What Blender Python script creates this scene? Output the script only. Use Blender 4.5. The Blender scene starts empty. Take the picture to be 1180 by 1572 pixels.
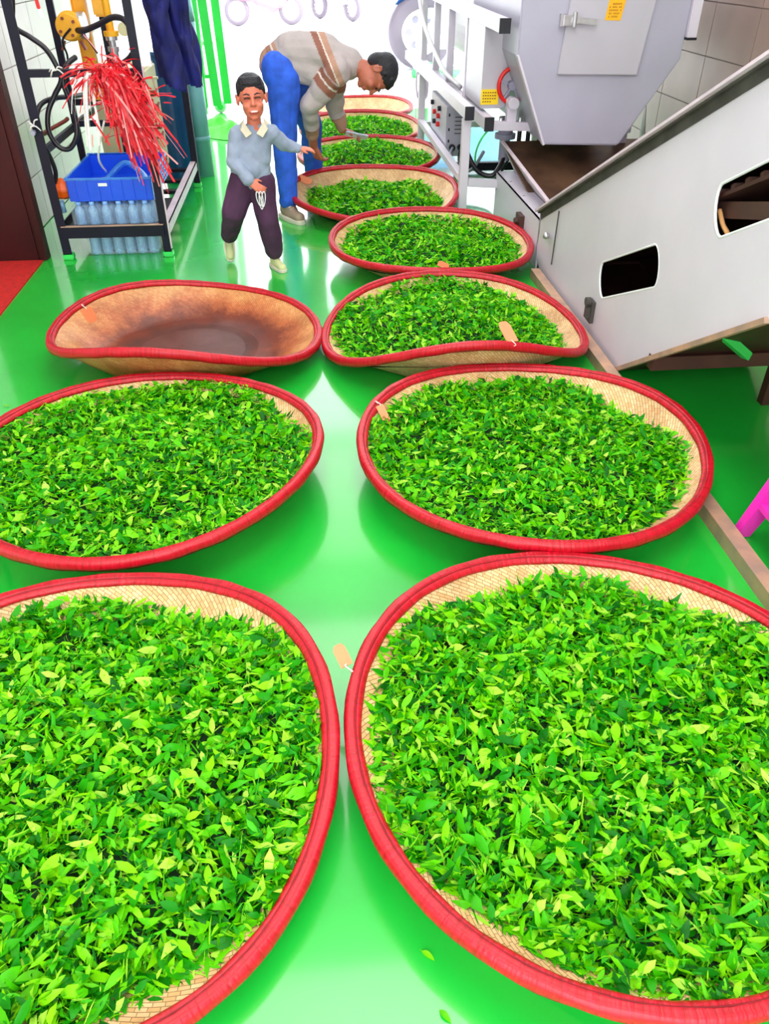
import bpy, bmesh, math, random
import numpy as np
from mathutils import Vector, Matrix, Euler
from mathutils.geometry import tessellate_polygon

random.seed(7)
rng = np.random.default_rng(11)
SC = bpy.context.scene
COL = SC.collection
PI = math.pi

# ---------------------------------------------------------------- camera, world, sun, fill lights, exposure
cam_data = bpy.data.cameras.new('camera')
cam = bpy.data.objects.new('camera', cam_data)
COL.objects.link(cam)
cam.location = (0, 0, 1.5)
cam.rotation_euler = (math.radians(90 - 36.4324), 0, math.radians(-5.4527))
cam_data.sensor_fit = 'VERTICAL'
cam_data.sensor_height = 36.0
cam_data.lens = 1180.0 * 36.0 / 1572.0
cam_data.clip_start = 0.02
cam_data.clip_end = 200
SC.camera = cam

world = bpy.data.worlds.new('overcast_sky')
SC.world = world
world.use_nodes = True
bg = world.node_tree.nodes['Background']
bg.inputs['Color'].default_value = (0.92, 0.96, 1.0, 1)
bg.inputs['Strength'].default_value = 4.0

sun_data = bpy.data.lights.new('sun', 'SUN')
sun_data.energy = 6.0
sun_data.angle = math.radians(6)
sun_data.color = (1.0, 0.97, 0.92)
sun = bpy.data.objects.new('sun', sun_data)
sun.rotation_euler = (math.radians(14), math.radians(38), 0)
sun.location = (4, 14, 8)
COL.objects.link(sun)

def area(name, loc, rot, sx, sy, power, color=(1, 1, 1)):
    d = bpy.data.lights.new(name, 'AREA')
    d.shape = 'RECTANGLE'
    d.size, d.size_y, d.energy, d.color = sx, sy, power, color
    o = bpy.data.objects.new(name, d)
    o.location = loc
    o.rotation_euler = rot
    COL.objects.link(o)
    return o

area('overhead_fill_light', (0.3, 1.2, 3.9), (0, 0, 0), 2.2, 2.2, 62, (1, 0.98, 0.96))  # overhead fill panels added to light the room, no fixtures behind them
area('overhead_fill_light', (0.3, 4.4, 3.9), (0, 0, 0), 2.2, 2.2, 46, (1, 0.98, 0.96))
area('overhead_fill_light', (0.3, 7.6, 3.9), (0, 0, 0), 2.2, 2.2, 20, (1, 0.98, 0.96))
area('rear_fill_light', (-0.2, -1.7, 2.6), (math.radians(62), 0, 0), 2.4, 1.6, 46, (1, 0.98, 0.97))  # fill added behind the camera to brighten the near side

SC.view_settings.view_transform = 'Standard'
SC.view_settings.look = 'None'
SC.view_settings.exposure = 0.32
SC.view_settings.gamma = 1.0
SC.view_settings.use_curve_mapping = False
try:
    SC.cycles.use_denoising = True
    SC.cycles.max_bounces = 8
    SC.cycles.diffuse_bounces = 4
    SC.cycles.sample_clamp_indirect = 8
except Exception:
    pass

# ---------------------------------------------------------------- materials
def lin(r, g, b):
    f = lambda c: (c / 255 / 12.92) if c / 255 <= 0.04045 else ((c / 255 + 0.055) / 1.055) ** 2.4
    return (f(r), f(g), f(b), 1.0)

def mat(name, rgb, rough=0.5, metal=0.0, var=0.0, scale=8.0, bump=0.0, bscale=60.0, spec=0.5, alpha=1.0, trans=0.0, coord='Object', rgb2=None, emit=0, coat=0.0):
    m = bpy.data.materials.new(name)
    m.use_nodes = True
    nt = m.node_tree
    b = nt.nodes['Principled BSDF']
    c1 = lin(*rgb)
    b.inputs['Base Color'].default_value = c1
    b.inputs['Roughness'].default_value = rough
    b.inputs['Metallic'].default_value = metal
    b.inputs['Specular IOR Level'].default_value = spec
    b.inputs['Alpha'].default_value = alpha
    b.inputs['Transmission Weight'].default_value = trans
    b.inputs['Coat Weight'].default_value = coat
    b.inputs['Coat Roughness'].default_value = 0.09
    tc = nt.nodes.new('ShaderNodeTexCoord')
    if var > 0 or rgb2:
        n = nt.nodes.new('ShaderNodeTexNoise')
        n.inputs['Scale'].default_value = scale
        n.inputs['Detail'].default_value = 5
        nt.links.new(tc.outputs[coord], n.inputs['Vector'])
        r = nt.nodes.new('ShaderNodeValToRGB')
        r.color_ramp.elements[0].position = 0.35
        r.color_ramp.elements[1].position = 0.65
        if rgb2:
            ca, cb = lin(*rgb2), c1
        else:
            ca = tuple(max(0, x * (1 - var)) for x in c1[:3]) + (1,)
            cb = tuple(min(1, x * (1 + var)) for x in c1[:3]) + (1,)
        r.color_ramp.elements[0].color = ca
        r.color_ramp.elements[1].color = cb
        nt.links.new(n.outputs['Fac'], r.inputs['Fac'])
        nt.links.new(r.outputs['Color'], b.inputs['Base Color'])
    if bump > 0:
        n2 = nt.nodes.new('ShaderNodeTexNoise')
        n2.inputs['Scale'].default_value = bscale
        n2.inputs['Detail'].default_value = 4
        nt.links.new(tc.outputs[coord], n2.inputs['Vector'])
        bp = nt.nodes.new('ShaderNodeBump')
        bp.inputs['Strength'].default_value = bump
        bp.inputs['Distance'].default_value = 0.01
        nt.links.new(n2.outputs['Fac'], bp.inputs['Height'])
        nt.links.new(bp.outputs['Normal'], b.inputs['Normal'])
    return m

M = {}
M['floor'] = mat('green_epoxy', (24, 186, 56), 0.26, var=0.12, scale=1.4, bump=0.08, bscale=2.5, spec=0.5, coat=1.0)
M['yard'] = mat('pale_concrete', (226, 224, 224), 0.8, var=0.04, scale=2)
M['tan_floor'] = mat('tan_floor', (196, 160, 124), 0.7, var=0.1)
M['ceiling'] = mat('ceiling_paint', (225, 225, 225), 0.8, var=0.02)
M['tile_l'] = mat('cream_tile', (212, 200, 196), 0.25, var=0.05, scale=3, spec=0.5)
M['tile_r'] = mat('beige_tile', (168, 138, 128), 0.3, var=0.08, scale=3)
M['grout'] = mat('grout', (150, 140, 132), 0.9, var=0.05)
M['door'] = mat('dark_red_wood', (58, 5, 6), 0.5, var=0.3, scale=3, spec=0.3)
M['carpet'] = mat('red_carpet', (200, 20, 14), 0.95, var=0.15, scale=40, bump=0.5, bscale=300)
M['grey'] = mat('grey_machine_paint', (176, 170, 188), 0.38, var=0.04, scale=3, bump=0.03, bscale=8)
M['grey2'] = mat('pale_machine_paint', (216, 206, 220), 0.4, var=0.03, scale=3)
M['plate'] = mat('white_grey_plate', (216, 206, 218), 0.36, var=0.04, scale=2.5, bump=0.02, bscale=5)
M['hatch'] = mat('hatch_paint', (188, 181, 192), 0.38, var=0.03, scale=3)
M['steel'] = mat('brushed_steel', (200, 196, 200), 0.3, metal=0.9, var=0.08, scale=20)
M['brownsteel'] = mat('brown_stained_steel', (120, 86, 66), 0.35, metal=0.35, var=0.25, scale=5, rgb2=(70, 48, 40))
M['tansteel'] = mat('worn_tan_steel', (206, 160, 132), 0.5, metal=0.2, rgb2=(170, 140, 124), scale=12)
M['brown'] = mat('darkening_brown', (70, 36, 30), 0.5, var=0.2)
M['black'] = mat('black_plastic', (16, 14, 26), 0.45)
M['dark_grey'] = mat('dark_grey_mottle', (70, 66, 62), 0.7, var=0.3, scale=12)  # mottled dark grey for the lip band, joint, latch and slits
M['navy'] = mat('navy_black_paint', (14, 9, 34), 0.5, var=0.2, spec=0.3)
M['rail_pale'] = mat('worn_pale_rail', (214, 192, 204), 0.45, var=0.1, scale=10)
M['white'] = mat('white_plastic', (238, 238, 240), 0.4)
M['red'] = mat('red_paint', (222, 22, 22), 0.35)
M['yellow'] = mat('yellow_label', (250, 210, 0), 0.5)
M['orange_label'] = mat('orange_label', (255, 180, 20), 0.5)
M['ink'] = mat('label_ink', (120, 70, 10), 0.6)
M['darkink'] = mat('dark_label_ink', (40, 14, 8), 0.6)
M['pump'] = mat('yellow_orange_paint', (250, 172, 20), 0.4, var=0.12, scale=8)
M['orange'] = mat('orange_plastic', (252, 98, 14), 0.35, var=0.06)
M['hose'] = mat('dark_hose', (30, 22, 34), 0.35)
M['beige'] = mat('beige_enamel', (214, 204, 160), 0.45, var=0.05)
M['rust'] = mat('rusty_knob', (130, 50, 34), 0.5)
M['teal'] = mat('grey_teal_pipe', (116, 176, 182), 0.35, var=0.12, scale=4)
M['bluedrum'] = mat('deep_blue_plastic', (14, 74, 128), 0.3, var=0.2, scale=3)
M['crate'] = mat('blue_crate_plastic', (18, 84, 232), 0.35, var=0.05)
M['bluefilm'] = mat('blue_film', (70, 150, 240), 0.2, alpha=0.75, var=0.1)
M['bottle'] = mat('clear_bottle_crate_tint', (140, 192, 255), 0.1, alpha=0.8, var=0.25, scale=60, spec=1.0)  # crate's blue reflection put into the bottle colour
M['cap'] = mat('pale_blue_cap_crate_tint', (140, 190, 255), 0.3)  # pale blue cap, deepened with the crate's reflected blue
M['strapred'] = mat('red_strap', (250, 30, 50), 0.4, rgb2=(200, 6, 26), scale=30)
M['strappink'] = mat('pink_strap', (255, 150, 150), 0.4)
M['strapwhite'] = mat('white_strap', (245, 238, 235), 0.4)
M['jacket'] = mat('navy_jacket_cloth', (10, 14, 92), 0.75, var=0.45, scale=9, bump=0.9, bscale=12)
M['gate'] = mat('green_gate_paint', (60, 214, 96), 0.4, var=0.06)
M['tarp'] = mat('green_tarp', (70, 240, 40), 0.45, var=0.1, bump=1.0, bscale=16)
M['pink'] = mat('magenta_plastic', (250, 50, 190), 0.3)
M['phone'] = mat('pale_phone', (210, 214, 240), 0.2)
M['skin'] = mat('skin', (176, 96, 74), 0.5, var=0.06, scale=10)
M['skin2'] = mat('child_skin', (214, 118, 92), 0.5, var=0.06, scale=10)
M['hair'] = mat('black_hair', (22, 16, 28), 0.55, var=0.4, scale=40, bump=0.8, bscale=120)
M['jeans'] = mat('blue_denim', (42, 92, 214), 0.8, var=0.22, scale=14, bump=0.6, bscale=14)
M['jeans_dark'] = mat('denim_seam', (24, 50, 150), 0.8)
M['boysweater'] = mat('blue_grey_knit', (146, 156, 178), 0.85, var=0.08, scale=10, bump=0.7, bscale=12)
M['collar'] = mat('cream_collar', (206, 196, 172), 0.8)
M['boypants'] = mat('plum_trousers', (70, 34, 66), 0.8, var=0.25, scale=10, bump=0.7, bscale=12)
M['shoe_boy'] = mat('pale_yellow_shoe', (206, 206, 150), 0.6, var=0.1)
M['shoe_man'] = mat('tan_suede', (166, 142, 124), 0.75, var=0.12)
M['sole'] = mat('pale_sole', (222, 212, 196), 0.6)
M['eye'] = mat('dark_eye', (28, 14, 12), 0.3)
M['lip'] = mat('lips', (176, 60, 56), 0.5)
M['tooth'] = mat('teeth', (240, 236, 226), 0.3)
M['tag'] = mat('orange_card_tag', (240, 140, 92), 0.6, var=0.06)
M['string'] = mat('white_string', (235, 220, 205), 0.7)
M['truckblue'] = mat('truck_blue', (40, 96, 190), 0.35, rgb2=(30, 130, 150), scale=2)
M['rubber'] = mat('tyre_rubber', (70, 66, 84), 0.7, var=0.1)
M['glare_tyre'] = mat('glare_paled_tyre', (112, 104, 116), 0.8)  # outdoor glare put into the colour of black tyres
M['rim'] = mat('wheel_rim', (226, 214, 214), 0.4)
M['pale_green'] = mat('pale_green_plastic', (190, 230, 205), 0.4)
M['bikered'] = mat('pale_red_fairing', (196, 120, 140), 0.4)  # pale pinkish red
M['bikegrey'] = mat('bike_grey', (150, 146, 170), 0.4)
M['rope'] = mat('tan_rope', (206, 150, 96), 0.8, var=0.1)
M['cable'] = mat('grey_cable', (196, 190, 196), 0.45)
M['belt'] = mat('brown_belt_slat', (86, 58, 50), 0.5, metal=0.3, var=0.2)

def rim_cloth():
    m = mat('red_rim_cloth', (214, 10, 34), 0.42, var=0.0, spec=0.5)
    nt = m.node_tree; b = nt.nodes['Principled BSDF']
    uv = nt.nodes.new('ShaderNodeUVMap'); uv.uv_map = 'UVMap'
    mp = nt.nodes.new('ShaderNodeMapping'); mp.inputs['Scale'].default_value = (34, 2, 1)
    n = nt.nodes.new('ShaderNodeTexNoise'); n.inputs['Scale'].default_value = 3; n.inputs['Detail'].default_value = 6
    nt.links.new(uv.outputs[0], mp.inputs[0]); nt.links.new(mp.outputs[0], n.inputs['Vector'])
    bp = nt.nodes.new('ShaderNodeBump'); bp.inputs['Strength'].default_value = 0.5; bp.inputs['Distance'].default_value = 0.006
    nt.links.new(n.outputs['Fac'], bp.inputs['Height']); nt.links.new(bp.outputs['Normal'], b.inputs['Normal'])
    r = nt.nodes.new('ShaderNodeValToRGB')
    r.color_ramp.elements[0].position = 0.3; r.color_ramp.elements[0].color = lin(158, 0, 14)
    r.color_ramp.elements[1].position = 0.7; r.color_ramp.elements[1].color = lin(214, 4, 40)
    nt.links.new(n.outputs['Fac'], r.inputs['Fac']); nt.links.new(r.outputs['Color'], b.inputs['Base Color'])
    return m
M['rimcloth'] = rim_cloth()
M['seam'] = mat('dark_red_seam', (140, 0, 20), 0.6)

def weave(stained=False):
    m = bpy.data.materials.new('stained_bamboo_weave' if stained else 'bamboo_weave')
    m.use_nodes = True
    nt = m.node_tree; b = nt.nodes['Principled BSDF']
    b.inputs['Roughness'].default_value = 0.35 if stained else 0.55
    uv = nt.nodes.new('ShaderNodeUVMap'); uv.uv_map = 'UVMap'
    br = nt.nodes.new('ShaderNodeTexBrick')
    br.inputs['Scale'].default_value = 1.0
    br.inputs['Brick Width'].default_value = 0.024
    br.inputs['Row Height'].default_value = 0.009
    br.inputs['Mortar Size'].default_value = 0.0009
    br.inputs['Mortar Smooth'].default_value = 0.6
    br.offset = 0.28
    br.inputs['Color1'].default_value = lin(240, 200, 150)
    br.inputs['Color2'].default_value = lin(222, 170, 112)
    br.inputs['Mortar'].default_value = lin(166, 118, 74)
    mp = nt.nodes.new('ShaderNodeMapping'); mp.inputs['Rotation'].default_value = (0, 0, math.radians(32))
    nt.links.new(uv.outputs[0], mp.inputs[0]); nt.links.new(mp.outputs[0], br.inputs['Vector'])
    n = nt.nodes.new('ShaderNodeTexNoise'); n.inputs['Scale'].default_value = 9; n.inputs['Detail'].default_value = 5
    tc = nt.nodes.new('ShaderNodeTexCoord')
    nt.links.new(tc.outputs['Object'], n.inputs['Vector'])
    mx = nt.nodes.new('ShaderNodeMix'); mx.data_type = 'RGBA'; mx.blend_type = 'MULTIPLY'
    rr = nt.nodes.new('ShaderNodeValToRGB')
    rr.color_ramp.elements[0].color = (0.72, 0.66, 0.6, 1); rr.color_ramp.elements[1].color = (1, 1, 1, 1)
    rr.color_ramp.elements[0].position = 0.3; rr.color_ramp.elements[1].position = 0.6
    nt.links.new(n.outputs['Fac'], rr.inputs['Fac'])
    mx.inputs['Factor'].default_value = 1
    nt.links.new(br.outputs['Color'], mx.inputs['A']); nt.links.new(rr.outputs['Color'], mx.inputs['B'])
    out = mx.outputs['Result']
    if stained:
        ln = nt.nodes.new('ShaderNodeVectorMath'); ln.operation = 'LENGTH'
        sx = nt.nodes.new('ShaderNodeSeparateXYZ'); cx = nt.nodes.new('ShaderNodeCombineXYZ')
        nt.links.new(tc.outputs['Object'], sx.inputs[0])
        nt.links.new(sx.outputs['X'], cx.inputs['X']); nt.links.new(sx.outputs['Y'], cx.inputs['Y'])
        nt.links.new(cx.outputs[0], ln.inputs[0])
        n3 = nt.nodes.new('ShaderNodeTexNoise'); n3.inputs['Scale'].default_value = 5; n3.inputs['Detail'].default_value = 8; n3.inputs['Roughness'].default_value = 0.7
        nt.links.new(tc.outputs['Object'], n3.inputs['Vector'])
        ad = nt.nodes.new('ShaderNodeMath'); ad.operation = 'MULTIPLY_ADD'; ad.inputs[1].default_value = 0.36; ad.inputs[2].default_value = -0.18
        nt.links.new(n3.outputs['Fac'], ad.inputs[0])
        a2 = nt.nodes.new('ShaderNodeMath'); a2.operation = 'ADD'
        nt.links.new(ln.outputs['Value'], a2.inputs[0]); nt.links.new(ad.outputs[0], a2.inputs[1])
        r3 = nt.nodes.new('ShaderNodeValToRGB')
        e = r3.color_ramp.elements
        e[0].position = 0.28; e[0].color = lin(112, 74, 92)
        e[1].position = 0.54; e[1].color = lin(252, 218, 190)
        k = e.new(0.38); k.color = lin(140, 72, 54)
        k = e.new(0.46); k.color = lin(220, 150, 120)
        nt.links.new(a2.outputs[0], r3.inputs['Fac'])
        m2 = nt.nodes.new('ShaderNodeMix'); m2.data_type = 'RGBA'; m2.blend_type = 'MULTIPLY'; m2.inputs['Factor'].default_value = 1
        nt.links.new(out, m2.inputs['A']); nt.links.new(r3.outputs['Color'], m2.inputs['B'])
        out = m2.outputs['Result']
    nt.links.new(out, b.inputs['Base Color'])
    bp = nt.nodes.new('ShaderNodeBump'); bp.inputs['Strength'].default_value = 0.7; bp.inputs['Distance'].default_value = 0.002; bp.invert = True
    nt.links.new(br.outputs['Fac'], bp.inputs['Height']); nt.links.new(bp.outputs['Normal'], b.inputs['Normal'])
    return m
M['weave'] = weave()
M['weave_s'] = weave(True)

def leafmat(name, per_object=False):
    m = bpy.data.materials.new(name); m.use_nodes = True
    nt = m.node_tree; b = nt.nodes['Principled BSDF']
    if per_object:
        g = nt.nodes.new('ShaderNodeObjectInfo'); src = g.outputs['Random']
    else:
        g = nt.nodes.new('ShaderNodeNewGeometry'); src = g.outputs['Random Per Island']
    r = nt.nodes.new('ShaderNodeValToRGB')
    e = r.color_ramp.elements
    if per_object:
        e[0].position = 0; e[0].color = lin(86, 190, 10)
        e[1].position = 1; e[1].color = lin(180, 236, 70)
        for p, c in ((0.4, (124, 220, 12)), (0.75, (156, 232, 20))):
            k = e.new(p); k.color = lin(*c)
    else:
        e[0].position = 0; e[0].color = lin(8, 96, 6)
        e[1].position = 1; e[1].color = lin(200, 244, 90)
        for p, c in ((0.2, (28, 150, 8)), (0.42, (70, 188, 6)), (0.66, (112, 212, 6)), (0.88, (152, 230, 14))):
            k = e.new(p); k.color = lin(*c)
    nt.links.new(src, r.inputs['Fac']); nt.links.new(r.outputs['Color'], b.inputs['Base Color'])
    b.inputs['Roughness'].default_value = 0.42
    b.inputs['Specular IOR Level'].default_value = 0.22
    tr = nt.nodes.new('ShaderNodeBsdfTranslucent'); nt.links.new(r.outputs['Color'], tr.inputs['Color'])
    mx = nt.nodes.new('ShaderNodeMixShader'); mx.inputs[0].default_value = 0.28
    nt.links.new(b.outputs[0], mx.inputs[1]); nt.links.new(tr.outputs[0], mx.inputs[2])
    nt.links.new(mx.outputs[0], nt.nodes['Material Output'].inputs['Surface'])
    return m
M['leaf'] = leafmat('fresh_tea_leaf')
M['leaf1'] = leafmat('bright_tea_leaf', True)
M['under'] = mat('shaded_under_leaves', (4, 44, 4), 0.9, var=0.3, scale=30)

def striped_knit():
    m = mat('striped_knit', (200, 190, 190), 0.85, bump=0.6, bscale=10)
    nt = m.node_tree; b = nt.nodes['Principled BSDF']
    a = nt.nodes.new('ShaderNodeVertexColor'); a.layer_name = 'knit'
    nt.links.new(a.outputs['Color'], b.inputs['Base Color'])
    return m
M['knit'] = striped_knit()

# ---------------------------------------------------------------- mesh helpers
ORG = {}
def tag(o, label=None, cat=None, group=None, kind=None):
    if label: o['label'] = label
    if cat: o['category'] = cat
    if group: o['group'] = group
    if kind: o['kind'] = kind
    return o

def thing(name, loc, label, cat, group=None):
    o = bpy.data.objects.new(name, None)
    o.empty_display_size = 0.05
    COL.objects.link(o)
    o.location = loc
    ORG[o.name] = Vector(loc)
    return tag(o, label, cat, group)

class MB:
    """collects shapes in world coordinates; build() links them as one mesh object"""
    def __init__(s): s.v = []; s.f = []; s.uv = None
    def add(s, vs, fs):
        n = len(s.v); s.v += [tuple(v) for v in vs]; s.f += [tuple(i + n for i in f) for f in fs]; return s
    def box(s, a, b, rot=None, ctr=None):
        x0, y0, z0 = a; x1, y1, z1 = b
        vs = [Vector(p) for p in ((x0,y0,z0),(x1,y0,z0),(x1,y1,z0),(x0,y1,z0),(x0,y0,z1),(x1,y0,z1),(x1,y1,z1),(x0,y1,z1))]
        if rot is not None:
            c = Vector(ctr) if ctr else sum(vs, Vector()) / 8
            vs = [c + rot @ (v - c) for v in vs]
        return s.add(vs, [(0,3,2,1),(4,5,6,7),(0,1,5,4),(1,2,6,5),(2,3,7,6),(3,0,4,7)])
    def bar(s, p, q, w, h, up=(0, 0, 1)):
        p, q = Vector(p), Vector(q); d = (q - p).normalized(); u = Vector(up)
        if abs(d.dot(u)) > 0.98: u = Vector((0, 1, 0))
        r = d.cross(u).normalized(); u = r.cross(d)
        vs = [c + r * a * w / 2 + u * b * h / 2 for c in (p, q) for a, b in ((-1,-1),(1,-1),(1,1),(-1,1))]
        return s.add(vs, [(0,1,2,3),(7,6,5,4),(0,4,5,1),(1,5,6,2),(2,6,7,3),(3,7,4,0)])
    def tube(s, pts, r, n=8, closed=False, cap=True, flat=1.0):
        pts = [Vector(p) for p in pts]; m = len(pts)
        rs = r if isinstance(r, (list, tuple)) else [r] * m
        vs = []; nrm = None
        for i, p in enumerate(pts):
            if closed: d = pts[(i + 1) % m] - pts[i - 1]
            else: d = pts[min(i + 1, m - 1)] - pts[max(i - 1, 0)]
            if d.length < 1e-9: d = Vector((0, 0, 1))
            d.normalize()
            if nrm is None:
                nrm = d.orthogonal().normalized()
            nrm = (nrm - d * nrm.dot(d))
            nrm = nrm.normalized() if nrm.length > 1e-6 else d.orthogonal().normalized()
            bi = d.cross(nrm)
            for k in range(n):
                a = 2 * PI * k / n
                vs.append(p + nrm * math.cos(a) * rs[i] + bi * math.sin(a) * rs[i] * flat)
        fs = []
        for i in range(m if closed else m - 1):
            j = (i + 1) % m
            for k in range(n):
                k2 = (k + 1) % n
                fs.append((i*n+k, i*n+k2, j*n+k2, j*n+k))
        if not closed and cap:
            fs.append(tuple(range(n))[::-1]); fs.append(tuple((m-1)*n + k for k in range(n)))
        return s.add(vs, fs)
    def cyl(s, p, q, r, r2=None, n=20): return s.tube([p, q], [r, r if r2 is None else r2], n)
    def lathe(s, prof, c, axis='z', n=24):
        vs = []; fs = []; m = len(prof)
        for k in range(n):
            a = 2 * PI * k / n
            for r, z in prof:
                x, y = r * math.cos(a), r * math.sin(a)
                v = {'z': (x, y, z), 'y': (x, z, y), 'x': (z, x, y)}[axis]
                vs.append((c[0] + v[0], c[1] + v[1], c[2] + v[2]))
        for k in range(n):
            k2 = (k + 1) % n
            for i in range(m - 1):
                fs.append((k*m+i, k2*m+i, k2*m+i+1, k*m+i+1))
        return s.add(vs, fs)
    def prism(s, poly, lo, hi, axis, holes=()):
        """poly in the two other axes, extruded from lo to hi along axis"""
        def P(u, w, t): return {'x': (t, u, w), 'y': (u, t, w), 'z': (u, w, t)}[axis]
        loops = [poly] + list(holes)
        flat = [p for l in loops for p in l]; n = len(flat)
        tris = tessellate_polygon([[Vector((p[0], p[1], 0)) for p in l] for l in loops])
        vs = [P(u, w, lo) for u, w in flat] + [P(u, w, hi) for u, w in flat]
        fs = [tuple(t) for t in tris] + [tuple(i + n for i in t)[::-1] for t in tris]
        o = 0
        for l in loops:
            for i in range(len(l)):
                a, b = o + i, o + (i + 1) % len(l)
                fs.append((a, b, b + n, a + n))
            o += len(l)
        return s.add(vs, fs)
    def build(s, name, m, parent=None, org=None, smooth=False, bevel=0.0, sub=0):
        o0 = ORG[parent.name] if parent is not None else Vector(org if org is not None else (0, 0, 0))
        me = bpy.data.meshes.new(name)
        me.from_pydata([(v[0]-o0[0], v[1]-o0[1], v[2]-o0[2]) for v in s.v], [], s.f)
        bm = bmesh.new(); bm.from_mesh(me)
        bmesh.ops.recalc_face_normals(bm, faces=bm.faces)
        if bevel > 0:
            es = [e for e in bm.edges if len(e.link_faces) == 2 and e.calc_face_angle(0) > 0.6]
            bmesh.ops.bevel(bm, geom=es, offset=bevel, segments=2, affect='EDGES', clamp_overlap=True)
        bm.to_mesh(me); bm.free()
        if s.uv:
            pass
        me.materials.append(m)
        if smooth:
            for p in me.polygons: p.use_smooth = True
        o = bpy.data.objects.new(name, me)
        COL.objects.link(o)
        if parent is not None:
            o.parent = parent
        else:
            o.location = o0
        ORG[o.name] = o0
        return o

def catmull(pts, n=6, closed=False):
    P = [Vector(p) for p in pts]; out = []; m = len(P)
    for i in range(m if closed else m - 1):
        a, b, c, d = (P[(i-1) % m], P[i], P[(i+1) % m], P[(i+2) % m]) if closed else (P[max(i-1,0)], P[i], P[i+1], P[min(i+2, m-1)])
        for k in range(n):
            t = k / n
            out.append(0.5 * ((2*b) + (c-a)*t + (2*a-5*b+4*c-d)*t*t + (3*b-a-3*c+d)*t**3))
    if not closed: out.append(P[-1])
    return out

def struct(mb, name, m, **k):
    o = mb.build(name, m, **k); o['kind'] = 'structure'; return o

def dup(o, loc=None, parent=None):
    c = o.copy(); COL.objects.link(c)
    if loc is not None: c.location = loc
    if parent is not None: c.parent = parent
    return c

def dup_tree(root, loc, rotz=None, label=None, group=None):
    r = root.copy(); COL.objects.link(r); r.location = loc
    if rotz is not None: r.rotation_euler.z = rotz
    if label: r['label'] = label
    if group: r['group'] = group
    for ch in list(root.children):
        c = ch.copy(); COL.objects.link(c); c.parent = r
        for g in ch.children:
            d = g.copy(); COL.objects.link(d); d.parent = c
    return r

# ---------------------------------------------------------------- the setting
XL, XR = -1.75, 2.7
struct(MB().box((XL, -1.6, -0.04), (XR, 9.7, 0)), 'floor', M['floor'])
struct(MB().box((-9, 9.7, -0.06), (12, 40, -0.01)), 'floor_yard', M['yard'])
struct(MB().box((-3.2, 2.6, -0.045), (XL, 6.2, -0.005)), 'floor_side', M['tan_floor'])
struct(MB().box((-2.4, -1.6, 4.2), (XR + 0.1, 9.75, 4.3)), 'ceiling', M['ceiling'])
tile_mesh = None
def tiled_wall(name, x, sx, y0, y1, ztop, m, off):
    w = struct(MB().box((min(x, x + sx*0.1), y0, 0), (max(x, x + sx*0.1), y1, 4.2)), name, M['grout'])
    tw, th = 0.6, 0.3
    first = None
    j = 0
    z = 0.004
    while z < ztop:
        y = y0 + 0.003
        while y < y1 - 0.05:
            w2 = min(tw, y1 - y)
            if first is None or w2 < tw - 1e-6:
                t = MB().box((x - sx*0.006, y, z), (x + sx*0.004, y + w2 - 0.005, z + th - 0.005)).build('tile', m, w, bevel=0.0015)
                if w2 >= tw - 1e-6: first = (t, y, z)
            else:
                t = dup(first[0], (0, y - first[1], z - first[2]))
                t.parent = w
            y += tw
        z += th
    struct_top = MB().box((min(x - sx*0.004, x), y0, z), (max(x - sx*0.004, x), y1, 4.19)).build('plaster', M['ceiling'], w)
    return w
tiled_wall('wall_left', XL, -1, 4.95, 9.6, 1.7, M['tile_l'], 0)
tiled_wall('wall_right', XR, 1, -1.5, 9.6, 1.5, M['tile_r'], 0)
struct(MB().box((-2.5, -1.6, 0), (-2.4, 4.95, 4.2)).box((-2.5, 4.88, 0), (-1.85, 4.95, 4.2)), 'wall_side_unseen', M['ceiling'])  # unseen wall added to stop sky light from the open side
struct(MB().box((-2.5, -1.75, 0), (-1.5, -1.6, 4.2)).box((1.5, -1.75, 0), (2.8, -1.6, 4.2)).box((-1.5, -1.75, 3.2), (1.5, -1.6, 4.2)), 'wall_back_unseen', M['ceiling'])  # unseen wall added to cut the light entering from behind
struct(MB().box((-1.97, 4.70, 0), (-1.548, 4.78, 2.7)).box((-1.60, 4.685, 0), (-1.59, 4.70, 2.7)), 'door_1', M['door'])
tag(MB().box((-2.2, 2.2, 0), (-1.568, 4.69, 0.008)).build('red_mat', M['carpet'], org=(-1.8, 3.6, 0)),
    'plain red floor mat at the foot of the dark red door frame', 'mat')

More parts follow.
